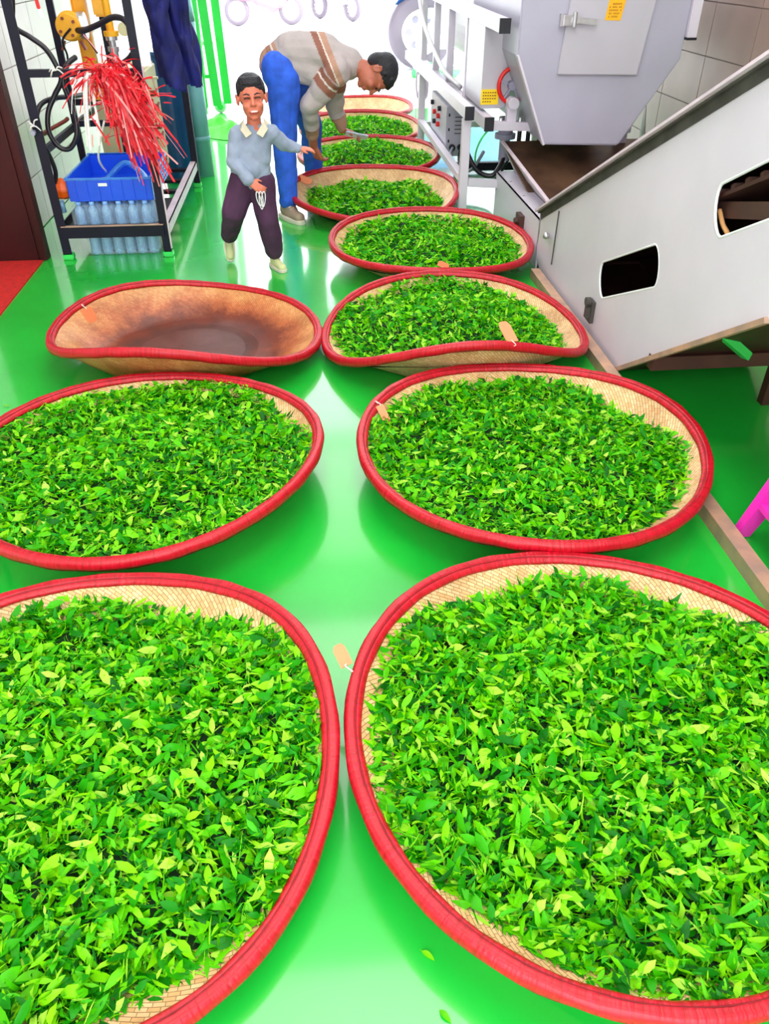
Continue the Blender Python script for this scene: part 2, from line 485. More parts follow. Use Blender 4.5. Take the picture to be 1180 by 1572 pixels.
# ---------------------------------------------------------------- woven trays and leaf heaps
TRAYS = [  # key, centre x, y, mean rim height, height harmonics 1..3 (cos, sin), radius, radius harmonics 2..3
 ('R1', [0.597, 1.033, 0.134, -0.012, -0.003, 0.007, -0.006, 0.005, 0.007, 0.592, -0.005, 0.003, 0.001, 0.0]),
 ('L1', [-0.579, 1.054, 0.135, -0.002, 0.001, 0.004, 0.03, 0.022, 0.017, 0.592, -0.005, -0.002, -0.003, -0.001]),
 ('L2', [-0.591, 2.259, 0.146, 0.007, -0.005, 0.013, -0.007, 0.002, -0.004, 0.595, 0.006, 0.003, 0.001, -0.0]),
 ('R2', [0.711, 2.203, 0.144, 0.001, 0.009, 0.007, 0.002, 0.006, 0.009, 0.592, 0.003, -0.002, -0.0, 0.0]),
 ('R3', [0.627, 3.262, 0.143, 0.005, -0.035, -0.072, 0.001, 0.002, 0.022, 0.592, 0.013, -0.002, -0.0, -0.002]),
 ('E', [-0.566, 3.340, 0.146, -0.039, -0.05, -0.039, 0.002, 0.009, 0.02, 0.590, 0.011, 0.0, 0.0, -0.002]),
 ('R4', [0.692, 4.447, 0.143, -0.011, 0.01, -0.01, 0.004, 0.0, 0.007, 0.587, 0.003, -0.001, -0.0, -0.0]),
 ('R5', [0.456, 5.576, 0.141, -0.005, 0.042, 0.014, 0.008, 0.006, 0.002, 0.595, -0.002, -0.0, -0.0, 0.0]),
 ('R6', [0.518, 6.758, 0.136, 0.001, 0.025, 0.003, -0.0, 0.0, 0.001, 0.593, -0.005, 0.001, 0.0, 0.0]),
 ('R7', [0.53, 7.902, 0.14, 0.003, 0.041, -0.005, 0.0, -0.0, 0.005, 0.58, -0.002, 0.0, 0.0, -0.0]),
 ('R8', [0.59, 9.06, 0.14, -0.003, 0.009, -0.003, 0.004, -0.002, 0.008, 0.58, -0.0, -0.0, -0.0, 0.0]),
]
LB = {
 'R1': ('woven tray nearest the camera beside the steel floor rail, brim full of leaves', 'heap of fresh tea leaves in the nearest tray beside the floor rail', 13500, 0.034),
 'L1': ('nearest woven tray away from the machines, one rim cut by the picture edge', 'heap of fresh tea leaves in the nearest tray away from the machines', 13500, 0.034),
 'L2': ('leaf-filled woven tray between the empty tray and the nearest tray', 'heap of tea leaves in the tray just in front of the empty tray', 11000, 0.032),
 'R2': ('round woven tray with an orange tag tied on its rim, beside the pink plastic stool', 'heap of tea leaves in the round tray with bare bamboo showing by the floor rail', 11000, 0.032),
 'R3': ('saddle-shaped woven tray with an upright orange tag, touching the empty tray', 'domed heap of tea leaves behind the upright orange tag', 7500, 0.032),
 'E': ('empty woven bamboo tray with a dark purple-brown stained bottom', None, 0, 0),
 'R4': ('leaf-filled woven tray at the foot of the sloping conveyor, fourth from the camera', 'peaked heap of tea leaves in the tray at the low end of the conveyor', 6000, 0.034),
 'R5': ('woven tray at the shoes of the bending man, pale green underside', 'heap of tea leaves in the tray under the hand of the bending man', 5000, 0.036),
 'R6': ('woven tray below the phone held by the man, red rim curling beside the control box', 'heap of tea leaves just below the phone', 4000, 0.038),
 'R7': ('woven tray of leaves in front of the far empty tray', 'heap of tea leaves in front of the far empty tray', 3500, 0.04),
 'R8': ('farthest woven tray in the row, empty with a bare orange-tan inside', None, 0, 0),
}

class Tray:
    def __init__(s, q):
        s.q = q
    def h(s, t):
        q = s.q
        return q[2] + sum(q[3+2*k]*np.cos((k+1)*t) + q[4+2*k]*np.sin((k+1)*t) for k in range(3))
    def R(s, t):
        q = s.q
        return q[9] - 0.013 + q[10]*np.cos(2*t) + q[11]*np.sin(2*t) + q[12]*np.cos(3*t) + q[13]*np.sin(3*t)
    def prof(s, t, rs):
        """height of the tray's wall at angle t and fraction rs of the rim radius"""
        k = np.clip((rs - 0.64) / 0.36, 0, None)
        return 0.004 + (s.h(t) - 0.004) * k ** 1.15
    def pt(s, t, rs, dz=0.0):
        return (s.q[0] + s.R(t)*rs*math.cos(t), s.q[1] + s.R(t)*rs*math.sin(t), float(s.prof(t, rs)) + dz)

def grid_mesh(name, P, uv, m, parent, closed_profile=False, smooth=True):
    """P[ring][around] closed around"""
    nr, na = len(P), len(P[0])
    vs = [p for r in P for p in r]; fs = []; uvs = []
    for i in range(nr if closed_profile else nr - 1):
        i2 = (i + 1) % nr
        for j in range(na):
            j2 = (j + 1) % na
            fs.append((i*na+j, i*na+j2, i2*na+j2, i2*na+j))
            a, b, c, d = uv[i][j], uv[i][j2], uv[i2][j2], uv[i2][j]
            uvs += [a, b if j2 else (uv[i][j][0] + uv[i][1][0] - uv[i][0][0], b[1]), c if j2 else (uv[i2][j][0] + uv[i2][1][0] - uv[i2][0][0], c[1]), d]
    o0 = ORG[parent.name]
    me = bpy.data.meshes.new(name)
    me.from_pydata([(v[0]-o0[0], v[1]-o0[1], v[2]-o0[2]) for v in vs], [], fs)
    l = me.uv_layers.new(name='UVMap')
    l.data.foreach_set('uv', [c for u in uvs for c in u])
    me.materials.append(m)
    if smooth:
        for p in me.polygons: p.use_smooth = True
    o = bpy.data.objects.new(name, me); COL.objects.link(o); o.parent = parent; ORG[o.name] = o0
    return o

TR = {}
for key, q in TRAYS:
    T = Tray(q); TR[key] = T
    root = thing('woven_tray', (q[0], q[1], 0), LB[key][0], 'tray', 'red-rimmed woven trays on the green floor')
    NA = 120
    TH = [2*PI*i/NA for i in range(NA)]
    RS = [0.0001, 0.15, 0.3, 0.42, 0.52, 0.6, 0.64, 0.69, 0.74, 0.8, 0.86, 0.92, 0.965, 1.0]
    P, U = [], []
    wob = lambda t, r: 0.0015 * math.sin(9*t + 5*r) * r
    for r in RS:                                   # outside
        P.append([T.pt(t, r, wob(t, r) - 0.001) for t in TH]); U.append([(t*0.59, r*0.59) if r > 0.5 else (r*0.59*math.cos(t), r*0.59*math.sin(t)) for t in TH])
    for r in RS[::-1]:                             # inside
        P.append([T.pt(t, r*0.988, wob(t, r) + 0.006) for t in TH]); U.append([(t*0.59, 2 - r*0.59) if r > 0.5 else (r*0.59*math.cos(t), r*0.59*math.sin(t)) for t in TH])
    bowl = grid_mesh('woven_bowl', P, U, M['weave_s'] if key in ('E',) else M['weave'], root)
    # red cloth band folded over the rim
    sec = [(.007,-.026),(.012,-.012),(.0115,.001),(.007,.010),(0,.0125),(-.006,.0095),(-.0095,-.005),(-.012,-.004),(-.015,-.008),(-.018,-.010),(-.022,-.020),(-.0265,-.031),(-.0265,-.038),(-.014,-.026),(-.004,-.012),(.002,-.012),(.003,-.024)]
    P, U = [], []
    for k, (d, dz) in enumerate(sec):
        row = []; ur = []
        for i, t in enumerate(TH):
            rr = float(T.R(t)) + d + 0.0012*math.sin(23*t + k)
            slope = 1.0
            zz = float(T.h(t)) + dz + 0.001*math.sin(31*t + k*.5)
            if 6 <= k <= 13:                       # the inner flap lies on the wall
                zz = float(T.prof(t, min(1.0, (float(T.R(t)) + d)/float(T.R(t))/0.988))) + 0.006 + (0.0055 if k < 12 else -0.002) + (0.003 if k in (6, 9, 10) else 0)
            row.append((q[0] + rr*math.cos(t), q[1] + rr*math.sin(t), zz))
            ur.append((t*0.59, k*0.006))
        P.append(row); U.append(ur)
    rim = grid_mesh('red_rim', P, U, M['rimcloth'], root, closed_profile=True)
    sm = MB().tube([(q[0] + (float(T.R(t)) - .0125)*math.cos(t), q[1] + (float(T.R(t)) - .0125)*math.sin(t), float(T.prof(t, (float(T.R(t)) - .0125)/float(T.R(t))/.988)) + .0105) for t in TH], 0.0026, 5, closed=True).build('rim_seam', M['seam'], rim, smooth=True)

def tray_tag(key, base, top, w, lean=0.0, label=None):
    """flat orange card tied to the rim; base/top are the ends of its long axis"""
    root = [o for o in COL.objects if o.name.startswith('woven_tray') and (Vector(o.location) - Vector((TR[key].q[0], TR[key].q[1], 0))).length < 1e-4][0]
    b, t = Vector(base), Vector(top); ax = (t - b).normalized()
    view = Vector((0, -0.75, 0.65))
    side = ax.cross(view).normalized(); n = side.cross(ax).normalized()
    L = (t - b).length; mb = MB()
    out = [(-.5, 0), (.5, 0), (.5, .78), (.36, .95), (.2, 1), (-.2, 1), (-.36, .95), (-.5, .78)]
    vs = [b + side*u*w + ax*v*L + n*s for s in (-.0015, .0015) for u, v in out]
    k = len(out)
    mb.add(vs, [tuple(range(k))[::-1], tuple(range(k, 2*k))] + [(i, (i+1) % k, (i+1) % k + k, i + k) for i in range(k)])
    o = mb.build('card_tag', M['tag'], root)
    MB().tube(catmull([b + ax*L*.06 + n*.003, b + ax*L*.0 + n*.006 - side*.004, b - ax*.02 + side*.006, b - ax*.012 - n*.012], 4), 0.0018, 5).build('tag_string', M['string'], o, smooth=True)
def rimp(key, deg, dr=0, dz=0):
    T = TR[key]; t = math.radians(deg)
    return (T.q[0] + (float(T.R(t)) + dr)*math.cos(t), T.q[1] + (float(T.R(t)) + dr)*math.sin(t), float(T.h(t)) + dz)
def rp(p, dx, dy, dz): return (p[0]+dx, p[1]+dy, p[2]+dz)

def leaf_template():
    # base, pairs at 1/3 and 2/3 with a midrib, tip; length 1 along x
    return np.array([(0,0,0),(.34,.19,.03),(.34,0,-.035),(.34,-.19,.03),(.70,.16,.02),(.70,0,-.03),(.70,-.16,.02),(1,0,.05)], float), \
        [(0,2,1),(0,3,2),(1,2,5,4),(2,3,6,5),(4,5,7),(5,6,7)]
LT, LF = leaf_template()

def seg_noise(seed, n=5):
    r = np.random.default_rng(seed)
    a = r.normal(size=n); p = r.uniform(0, 2*PI, n)
    return lambda t: sum(a[k]*np.sin((k+2)*t + p[k]) for k in range(n)) / n**.5

def heap(key, count, size, dome, edge=0.9, shift=(0, 0), lumps=0.018, peak=None):
    T = TR[key]; q = T.q
    nz = seg_noise(hash(key) % 97 if False else sum(map(ord, key)))
    edgef = lambda t: np.clip(edge + 0.028*nz(t) + shift[0]*np.cos(t) + shift[1]*np.sin(t), 0.6, 0.955)
    r2 = np.random.default_rng(sum(map(ord, key)) + 5)
    K = r2.normal(size=(7, 2))*6; ph = r2.uniform(0, 6.28, 7)
    def surf(t, rho):
        rs = edgef(t)*rho
        x = T.R(t)*rs*np.cos(t); y = T.R(t)*rs*np.sin(t)
        z = T.prof(t, rs) + dome*(1 - rho**4)
        z = z + lumps*(1 - rho**6)*sum(np.sin(K[k,0]*x + K[k,1]*y + ph[k]) for k in range(7))/3
        if peak:
            z = z + peak[2]*np.exp(-((x-peak[0])**2 + (y-peak[1])**2)/peak[3]**2)
        return x, y, z
    name = 'tea_leaves'
    # compact mass below the loose leaves
    na, nr = 64, 14
    V = [[0, 0, float(surf(np.array(0.), np.array(0.001))[2])-.012]]; F = []
    for i in range(1, nr + 1):
        for j in range(na):
            t = 2*PI*j/na; rho = i/nr
            x, y, z = surf(np.array(t), np.array(rho*.985))
            V.append([float(x), float(y), float(z) - .018])
    for j in range(na):
        j2 = (j+1) % na
        F.append((0, 1+j, 1+j2))
        for i in range(nr-1):
            a = 1+i*na
            F.append((a+j, a+na+j, a+na+j2, a+j2))
    nb = len(V); nbf = len(F)
    V = np.array(V)
    n = count
    t = rng.uniform(0, 2*PI, n); rho = np.sqrt(rng.uniform(0, 1.0, n))
    rho = np.where(rng.uniform(size=n) < .06, rng.uniform(.94, 1.03, n), rho)
    x, y, z = surf(t, rho)
    z = z - .014 + rng.uniform(0, 1, n)**1.5 * .034
    L = size*np.exp(rng.normal(-.05, .42, n)); L = np.clip(L, size*.35, size*1.7)
    Wd = rng.uniform(.62, 1.2, n); stem = rng.uniform(size=n) < .18; Wd[stem] = .14; L[stem] *= 1.3
    Wd[(rng.uniform(size=n) < .25)] *= .6
    yaw = rng.uniform(0, 2*PI, n); pitch = rng.normal(.05, .48, n); roll = rng.normal(0, .65, n)
    curl = rng.normal(.15, .38, n)
    lt = np.repeat(LT[None], n, 0)
    lt[:, :, 2] += curl[:, None]*(lt[:, :, 0] - .45)**2 * -2
    lt[:, :, 1] *= Wd[:, None]
    lt[:, :, 0] -= .5
    lt *= L[:, None, None]
    cr, sr = np.cos(roll), np.sin(roll); cp, sp = np.cos(pitch), np.sin(pitch); cy, sy = np.cos(yaw), np.sin(yaw)
    X, Yv, Zv = lt[:,:,0], lt[:,:,1], lt[:,:,2]
    Y1 = Yv*cr[:,None] - Zv*sr[:,None]; Z1 = Yv*sr[:,None] + Zv*cr[:,None]
    X2 = X*cp[:,None] + Z1*sp[:,None]; Z2 = -X*sp[:,None] + Z1*cp[:,None]
    X3 = X2*cy[:,None] - Y1*sy[:,None]; Y3 = X2*sy[:,None] + Y1*cy[:,None]
    W = np.stack([X3 + x[:,None], Y3 + y[:,None], Z2 + z[:,None]], 2)
    # keep every leaf above the tray wall
    rr = np.hypot(W[:,:,0], W[:,:,1]); tt = np.arctan2(W[:,:,1], W[:,:,0])
    Rr = T.R(tt); over = rr > Rr*.955
    sc = np.where(over, Rr*.955/rr, 1.0)
    W[:,:,0] *= sc; W[:,:,1] *= sc
    floor_z = T.prof(tt, np.minimum(rr/Rr, .955)) + .008
    W[:,:,2] = np.maximum(W[:,:,2], floor_z)
    W = W.reshape(-1, 3)
    allv = np.concatenate([V, W])
    polys_n = nbf + n*len(LF)
    loops = []; starts = []; totals = []
    base = [i for f in F for i in f]
    bt = np.array([len(f) for f in F])
    lf = np.array([i for f in LF for i in f]); lft = np.array([len(f) for f in LF])
    ll = (lf[None] + nb + 8*np.arange(n)[:, None]).reshape(-1)
    loopv = np.concatenate([np.array(base), ll])
    tot = np.concatenate([bt, np.tile(lft, n)])
    st = np.concatenate([[0], np.cumsum(tot)[:-1]])
    me = bpy.data.meshes.new(name)
    me.vertices.add(len(allv)); me.vertices.foreach_set('co', allv.astype(np.float32).ravel())
    me.loops.add(len(loopv)); me.loops.foreach_set('vertex_index', loopv.astype(np.int32))
    me.polygons.add(len(tot)); me.polygons.foreach_set('loop_start', st.astype(np.int32)); me.polygons.foreach_set('loop_total', tot.astype(np.int32))
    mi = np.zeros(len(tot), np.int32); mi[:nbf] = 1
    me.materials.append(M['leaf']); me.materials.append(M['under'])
    me.polygons.foreach_set('material_index', mi)
    me.update(calc_edges=True); me.validate()
    o = bpy.data.objects.new(name, me); o.location = (q[0], q[1], 0); COL.objects.link(o)
    tag(o, LB[key][1], 'leaves', 'heaps of fresh tea leaves in the trays', 'stuff')
    return surf

HP = {}
HP['R1'] = heap('R1', LB['R1'][2], LB['R1'][3], .10, .90, (-.005, -.02), .016)
HP['L1'] = heap('L1', LB['L1'][2], LB['L1'][3], .10, .905, (.03, -.01), .014)
HP['L2'] = heap('L2', LB['L2'][2], LB['L2'][3], .11, .93, (-.01, .0), .012)
HP['R2'] = heap('R2', LB['R2'][2], LB['R2'][3], .11, .90, (-.035, -.01), .012)
HP['R3'] = heap('R3', LB['R3'][2], LB['R3'][3], .13, .89, (-.045, .03), .012, (-.05, .1, .04, .25))
HP['R4'] = heap('R4', LB['R4'][2], LB['R4'][3], .115, .90, (-.0, -.0), .014, (-.15, .25, .06, .16))
HP['R5'] = heap('R5', LB['R5'][2], LB['R5'][3], .11, .80, (.0, .02), .016, (.1, .1, .02, .2))
HP['R6'] = heap('R6', LB['R6'][2], LB['R6'][3], .13, .87, (-.02, 0), .014, (.0, .1, .05, .3))
HP['R7'] = heap('R7', LB['R7'][2], LB['R7'][3], .13, .87, (-.02, 0), .014, (.05, .1, .05, .3))

# the tags tied to the rims
tray_tag('R1', (0.03, 1.211, 0.17), (0.009, 1.259, 0.19), .030)
tray_tag('R2', (0.215, 2.447, 0.165), (0.242, 2.392, 0.12), .028)
tray_tag('R3', rp(rimp('R3', 283), 0, 0.0, .012), (0.739, 2.835, 0.3), .045)
tray_tag('E', (-1.019, 3.425, 0.19), (-0.999, 3.437, 0.12), .05)
tray_tag('R5', (-0.056, 5.841, 0.17), (0.034, 5.79, 0.145), .05)
tray_tag('R4', rp(rimp('R4', 268), 0, .02, .008), rp(rimp('R4', 268), 0.01, .02, .035), .06)

# loose single leaves lying on top of the two nearest heaps
def leaf_mesh(w, bend, seed):
    me_v = []; fs = []; N = 7
    for i in range(N):
        u = i/(N-1)
        half = w*math.sin(PI*min(1, u**.85))**.8*(1 - .15*u) + .004
        if i in (0, N-1): half = .006
        x = u - .5; z = -bend*(u-.4)**2 + bend*.1
        me_v += [(x, half, z + half*.28), (x, 0, z), (x, -half, z + half*.28)]
    for i in range(N-1):
        a = 3*i
        fs += [(a, a+1, a+4, a+3), (a+1, a+2, a+5, a+4)]
    n = len(me_v)
    me_v += [(-.5, .012, 0), (-.62, .01, .01), (-.62, -.01, .01), (-.5, -.012, 0)]
    fs.append((n, n+1, n+2, n+3))
    me = bpy.data.meshes.new('tea_leaf'); me.from_pydata(me_v, [], fs)
    me.materials.append(M['leaf1'])
    for p in me.polygons: p.use_smooth = True
    return me
LM = [leaf_mesh(.20, .5, 1), leaf_mesh(.17, -.25, 2), leaf_mesh(.24, .2, 3), leaf_mesh(.15, .9, 4)]
for key, lab, grp, num in (('R1', 'single bright tea leaf lying on top of the nearest heap beside the floor rail', 'loose tea leaves on the nearest heap by the rail', 150),
                           ('L1', 'single bright tea leaf lying on top of the nearest heap away from the machines', 'loose tea leaves on the nearest heap away from the machines', 150)):
    T = TR[key]
    for i in range(num):
        t = random.uniform(0, 2*PI); rho = math.sqrt(random.uniform(0, .86))
        x, y, z = (float(a) for a in HP[key](np.array(t), np.array(rho)))
        o = bpy.data.objects.new('tea_leaf', random.choice(LM))
        s = random.uniform(.034, .052)
        o.scale = (s, s, s)
        o.location = (T.q[0] + x, T.q[1] + y, z + .012)
        o.rotation_euler = (random.gauss(0, .35), random.gauss(0, .3), random.uniform(0, 2*PI))
        COL.objects.link(o)
        tag(o, lab, 'leaf', grp)
for (p, rz, lab) in (((0.142, 0.643, 0.004), -.7, 'single dark green leaf on the bare floor beside the nearest tray rim'),
                     ((0.158, 0.541, 0.004), -.9, 'single green leaf on the floor, closest of all to the camera'),
                     ((-1.255, 2.88, 0.004), .1, 'tiny dark leaf scrap on the floor by the empty tray')):
    o = bpy.data.objects.new('tea_leaf', LM[0]); o.scale = (.028, .028, .028); o.location = p; o.rotation_euler = (0, 0, rz)
    COL.objects.link(o); tag(o, lab, 'leaf')

# ---------------------------------------------------------------- inclined conveyor beside the trays
XC = 1.279
cv = thing('inclined_conveyor', (1.5, 3.2, 0), 'pale grey sloping conveyor casing with two rounded slots, rising from the hopper', 'conveyor')
def slot(c0, c1, half, n=10):
    """stadium-like cut-out: c0, c1 ends of its centre line in (y, z), half its half height"""
    a = Vector((c0[0], c0[1])); b = Vector((c1[0], c1[1])); d = (b - a).normalized(); nn = Vector((-d.y, d.x)); out = []
    for c, s in ((b, 1), (a, -1)):
        for k in range(n + 1):
            ang = -PI/2 + PI*k/n
            out.append(tuple(c + d*s*math.cos(ang)*half*.55 + nn*s*math.sin(ang)*half))
    return out
TOPA, TOPB = (4.30, .312), (1.35, 1.693)
outer = [TOPA, TOPB, (1.25, 1.16), (1.96, .648), (2.947, 0.012), (4.17, 0.012), (4.28, .06)]
h1 = slot((3.24, .305), (2.76, .530), .078)
h2 = slot((2.37, .835), (1.88, 1.085), .080)
MB().prism(outer, XC, XC + .006, 'x', (h1, h2)).build('side_panel', M['plate'], cv)
MB().prism(outer, XC + .62, XC + .626, 'x').build('side_panel', M['plate'], cv)
# returned edge of the slots
for h in (h1, h2):
    MB().tube([(XC + .003, p[0], p[1]) for p in h], .005, 6, closed=True).build('slot_edge', M['white'], cv, smooth=True)
d = Vector((0, TOPB[0]-TOPA[0], TOPB[1]-TOPA[1])).normalized()
nrm = Vector((0, -d.z, d.y)) if d.y > 0 else Vector((0, d.z, -d.y))
A = Vector((XC, *TOPA)); B = Vector((XC, *TOPB))
MB().bar(A + Vector((-.012, 0, .0)) + nrm*.006, B + Vector((-.012, 0, 0)) + nrm*.006, .05, .010, nrm).build('top_lip', M['rail_pale'], cv)
MB().bar(A + Vector((-.006, 0, 0)) - nrm*.004, B + Vector((-.006, 0, 0)) - nrm*.004, .026, .006, nrm).bar(A + Vector((-.0025, 0, 0)) - nrm*.024, B + Vector((-.0025, 0, 0)) - nrm*.024, .003, .034, nrm).build('dark_band', M['dark_grey'], cv)  # dark band along the underside of the top lip
MB().bar(A + Vector((.62, 0, 0)) + nrm*.006, B + Vector((.62, 0, 0)) + nrm*.006, .05, .012, nrm).build('top_lip', M['grey2'], cv)
MB().bar((XC - .004, 1.96, .645), (XC - .004, 2.95, .006), .02, .018, nrm).build('bottom_flange', M['tansteel'], cv)
MB().bar((XC - .004, 4.17, .01), (XC - .004, 2.95, .01), .018, .02).build('bottom_flange', M['tansteel'], cv)
# underside sheet and added liner, brown so the inside looks dark
MB().bar((XC + .312, 1.25, 1.165), (XC + .312, 2.95, .012), .61, .008, nrm).build('darkening_bottom_sheet', M['brown'], cv)
MB().bar((XC + .312, 2.95, .012), (XC + .312, 4.283, .012), .61, .008).box((XC + .008, 4.272, .012), (XC + .618, 4.282, .31)).add([(XC + .608, y, z) for y, z in ((4.28, .02), (2.95, .02), (1.96, .66), (1.26, 1.17), (1.36, 1.66), (4.29, .29))] + [(XC + .616, y, z) for y, z in ((4.28, .02), (2.95, .02), (1.96, .66), (1.26, 1.17), (1.36, 1.66), (4.29, .29))],
    [(0, 1, 2, 3, 4, 5), (11, 10, 9, 8, 7, 6)] + [(i, (i+1) % 6, (i+1) % 6 + 6, i + 6) for i in range(6)]).build('darkening_liner', M['brown'], cv)
MB().bar((XC + .312, TOPA[0], TOPA[1]), (XC + .312, TOPB[0], TOPB[1]), .61, .006, nrm).build('top_cover', M['grey'], cv)
MB().box((XC, 4.284, .0), (XC + .626, 4.292, .315)).build('end_panel', M['grey2'], cv)
MB().bar((1.272, 3.961, 0.407), (1.272, 3.975, 0.129), .006, .004).build('panel_joint', M['dark_grey'], cv)
MB().tube([(1.277, 4.146, 0.228), (1.25, 4.059, 0.255)], .010, 8).tube([(1.252, 4.065, 0.253), (1.243, 4.036, 0.262)], .018, 10).build('clamp_knob', M['steel'], cv, smooth=True)
MB().box((1.262, 3.27, .09), (1.279, 3.33, .19)).box((1.245, 3.285, .11), (1.262, 3.315, .16)).cyl((1.24, 3.30, .185), (1.262, 3.30, .185), .02).build('toggle_latch', M['dark_grey'], cv)
# belt with slats inside the casing
p0 = Vector((0, 4.0, .13)); p1 = Vector((0, 1.5, 1.30)); dd = (p1 - p0); sl = None
MB().bar((XC + .25, *p0.yz), (XC + .25, *p1.yz), .46, .012, nrm).build('belt', M['brown'], cv)
n = 34
for i in range(n):
    c = p0 + dd*(i/n); 
    if sl is None:
        b = Vector((XC + .25, *c.yz)) + nrm*.014
        sl = MB().bar(b - Vector((.225, 0, 0)), b + Vector((.225, 0, 0)), .022, .018, nrm).build('belt_slat', M['belt'], cv, bevel=.003)
        base = c
    else:
        dup(sl, c - base, cv)
MB().bar((1.33, 2.495, 0.802) , (1.33, 1.9, .955), .012, .05, (0,0,1)).build('guide_bar', M['belt'], cv)
MB().tube(catmull([(1.31, 2.441, 0.817), (1.31, 2.398, 0.783), (1.31, 2.35, 0.762), (1.31, 2.346, 0.717)], 5), .008, 6).build('rope_end', M['rope'], cv, smooth=True)
# support frame under the raised end
for x in (XC + .03, XC + .47):
    MB().bar((x, 1.55, 0), (x, 1.55, .95), .045, .045).build('leg', M['brown'], cv)
MB().bar((XC, 2.62, .205), (XC + .56, 2.62, .205), .045, .055).build('cross_bar', M['brown'], cv)
for x in (XC + .52,):
    MB().bar((x, 2.62, 0), (x, 2.62, .24), .04, .04).build('leg', M['brown'], cv)
MB().bar((1.366, 2.35, 0.443), (1.589, 2.5, 0.273), .03, .03).build('brace', M['gate'], cv)
# intake box and chute at the low end
MB().box((XC, 4.30, 0), (XC + .006, 5.44, .27)).box((XC, 4.30, .262), (XC + .115, 5.44, .27)).box((XC + .006, 5.43, 0), (XC + .5, 5.44, .27)).box((XC, 4.295, 0.0), (XC + .006, 4.31, .31)).build('intake_box', M['grey2'], cv)
MB().box((XC - .03, 4.62, .12), (XC, 4.72, .2)).cyl((XC - .05, 4.67, .16), (XC - .03, 4.67, .16), .02).build('socket_box', M['brown'], cv)
for y in (4.5, 4.8, 5.15):
    MB().lathe([(0, .275), (.007, .275), (.009, .27)], (XC + .03, y, 0), 'z', 8).build('screw', M['steel'], cv)
ch = MB().add([(XC + .12, 4.28, .27), (XC + .12, 5.44, .27), (XC + .015, 5.44, .455), (XC + .03, 4.28, .365),
               (XC + .126, 4.28, .27), (XC + .126, 5.44, .27), (XC + .025, 5.44, .457), (XC + .04, 4.28, .367)],
              [(0,1,2,3),(7,6,5,4),(3,2,6,7),(0,3,7,4),(1,5,6,2),(0,4,5,1)])
ch.build('chute_wall', M['grey2'], cv)
MB().bar((XC + .028, 4.28, .37), (XC + .018, 5.44, .458), .022, .008).build('chute_lip', M['rail_pale'], cv)
MB().add([(XC + .02, 5.44, .455), (XC + .95, 5.44, .455), (XC + .60, 4.42, .12), (XC + .12, 4.42, .12),
          (XC + .02, 5.445, .445), (XC + .95, 5.445, .445), (XC + .60, 4.425, .11), (XC + .12, 4.425, .11)],
         [(0,1,2,3),(7,6,5,4),(0,4,5,1),(2,6,7,3),(1,5,6,2),(3,7,4,0)]).build('chute_sheet', M['brownsteel'], cv)
MB().box((XC + .11, 4.25, .105), (XC + .5, 4.45, .125)).build('chute_floor', M['pump'], cv)
MB().add([(XC+.95,5.44,.455),(XC+.60,4.42,.12),(XC+.60,4.42,.42),(XC+.95,5.44,.70),(XC+.955,5.44,.455),(XC+.605,4.42,.12),(XC+.605,4.42,.42),(XC+.955,5.44,.70)],
         [(0,1,2,3),(7,6,5,4),(0,4,5,1),(1,5,6,2),(2,6,7,3),(3,7,4,0)]).build('chute_wall', M['brownsteel'], cv)
tag(MB().box((1.213, 1.15, 0), (1.262, 4.15, .006)).box((1.213, 1.15, .006), (1.219, 4.15, .05)).box((1.219, 1.15, .044), (1.262, 4.15, .05)).build('floor_rail', M['tansteel'], org=(1.235, 2.4, 0)),
    'worn tan steel angle rail bolted along the green floor under the conveyor', 'rail')
# pink stool by the rail
st = thing('plastic_stool', (1.47, 1.62, 0), 'magenta plastic stool standing on the floor past the steel rail', 'stool')
def stool_leg(x, y, sx, sy):
    return MB().add([(x, y, 0), (x + sx*.055, y, 0), (x + sx*.055, y + sy*.03, 0), (x, y + sy*.03, 0),
                     (x + sx*.06, y + sy*.05, .34), (x + sx*.15, y + sy*.05, .34), (x + sx*.14, y + sy*.09, .34), (x + sx*.06, y + sy*.09, .34)],
                    [(0,3,2,1),(4,5,6,7),(0,1,5,4),(1,2,6,5),(2,3,7,6),(3,0,4,7)])
for sx, sy in ((1, 1), (-1, 1), (1, -1), (-1, -1)):
    stool_leg(1.47 - sx*.20, 1.65 - sy*.16, sx, sy).build('leg', M['pink'], st, bevel=.004)
MB().box((1.32, 1.54, .33), (1.62, 1.76, .36)).build('seat', M['pink'], st, bevel=.01)
MB().box((1.30, 1.53, .13), (1.64, 1.77, .15)).build('stretcher', M['pink'], st)

# ---------------------------------------------------------------- the hopper machine on its welded frame
hm = thing('hopper_machine', (1.6, 6.3, 0), 'grey steel tea machine with a big tapered hopper on a welded square-tube frame', 'machine')
YH = 5.0
hp = [(1.24, 1.75), (1.24, .99), (1.449, .516), (1.924, .502), (2.215, .962), (2.225, 1.75)]
MB().prism(hp, YH, 6.4, 'y').build('hopper', M['grey'], hm, bevel=.008)
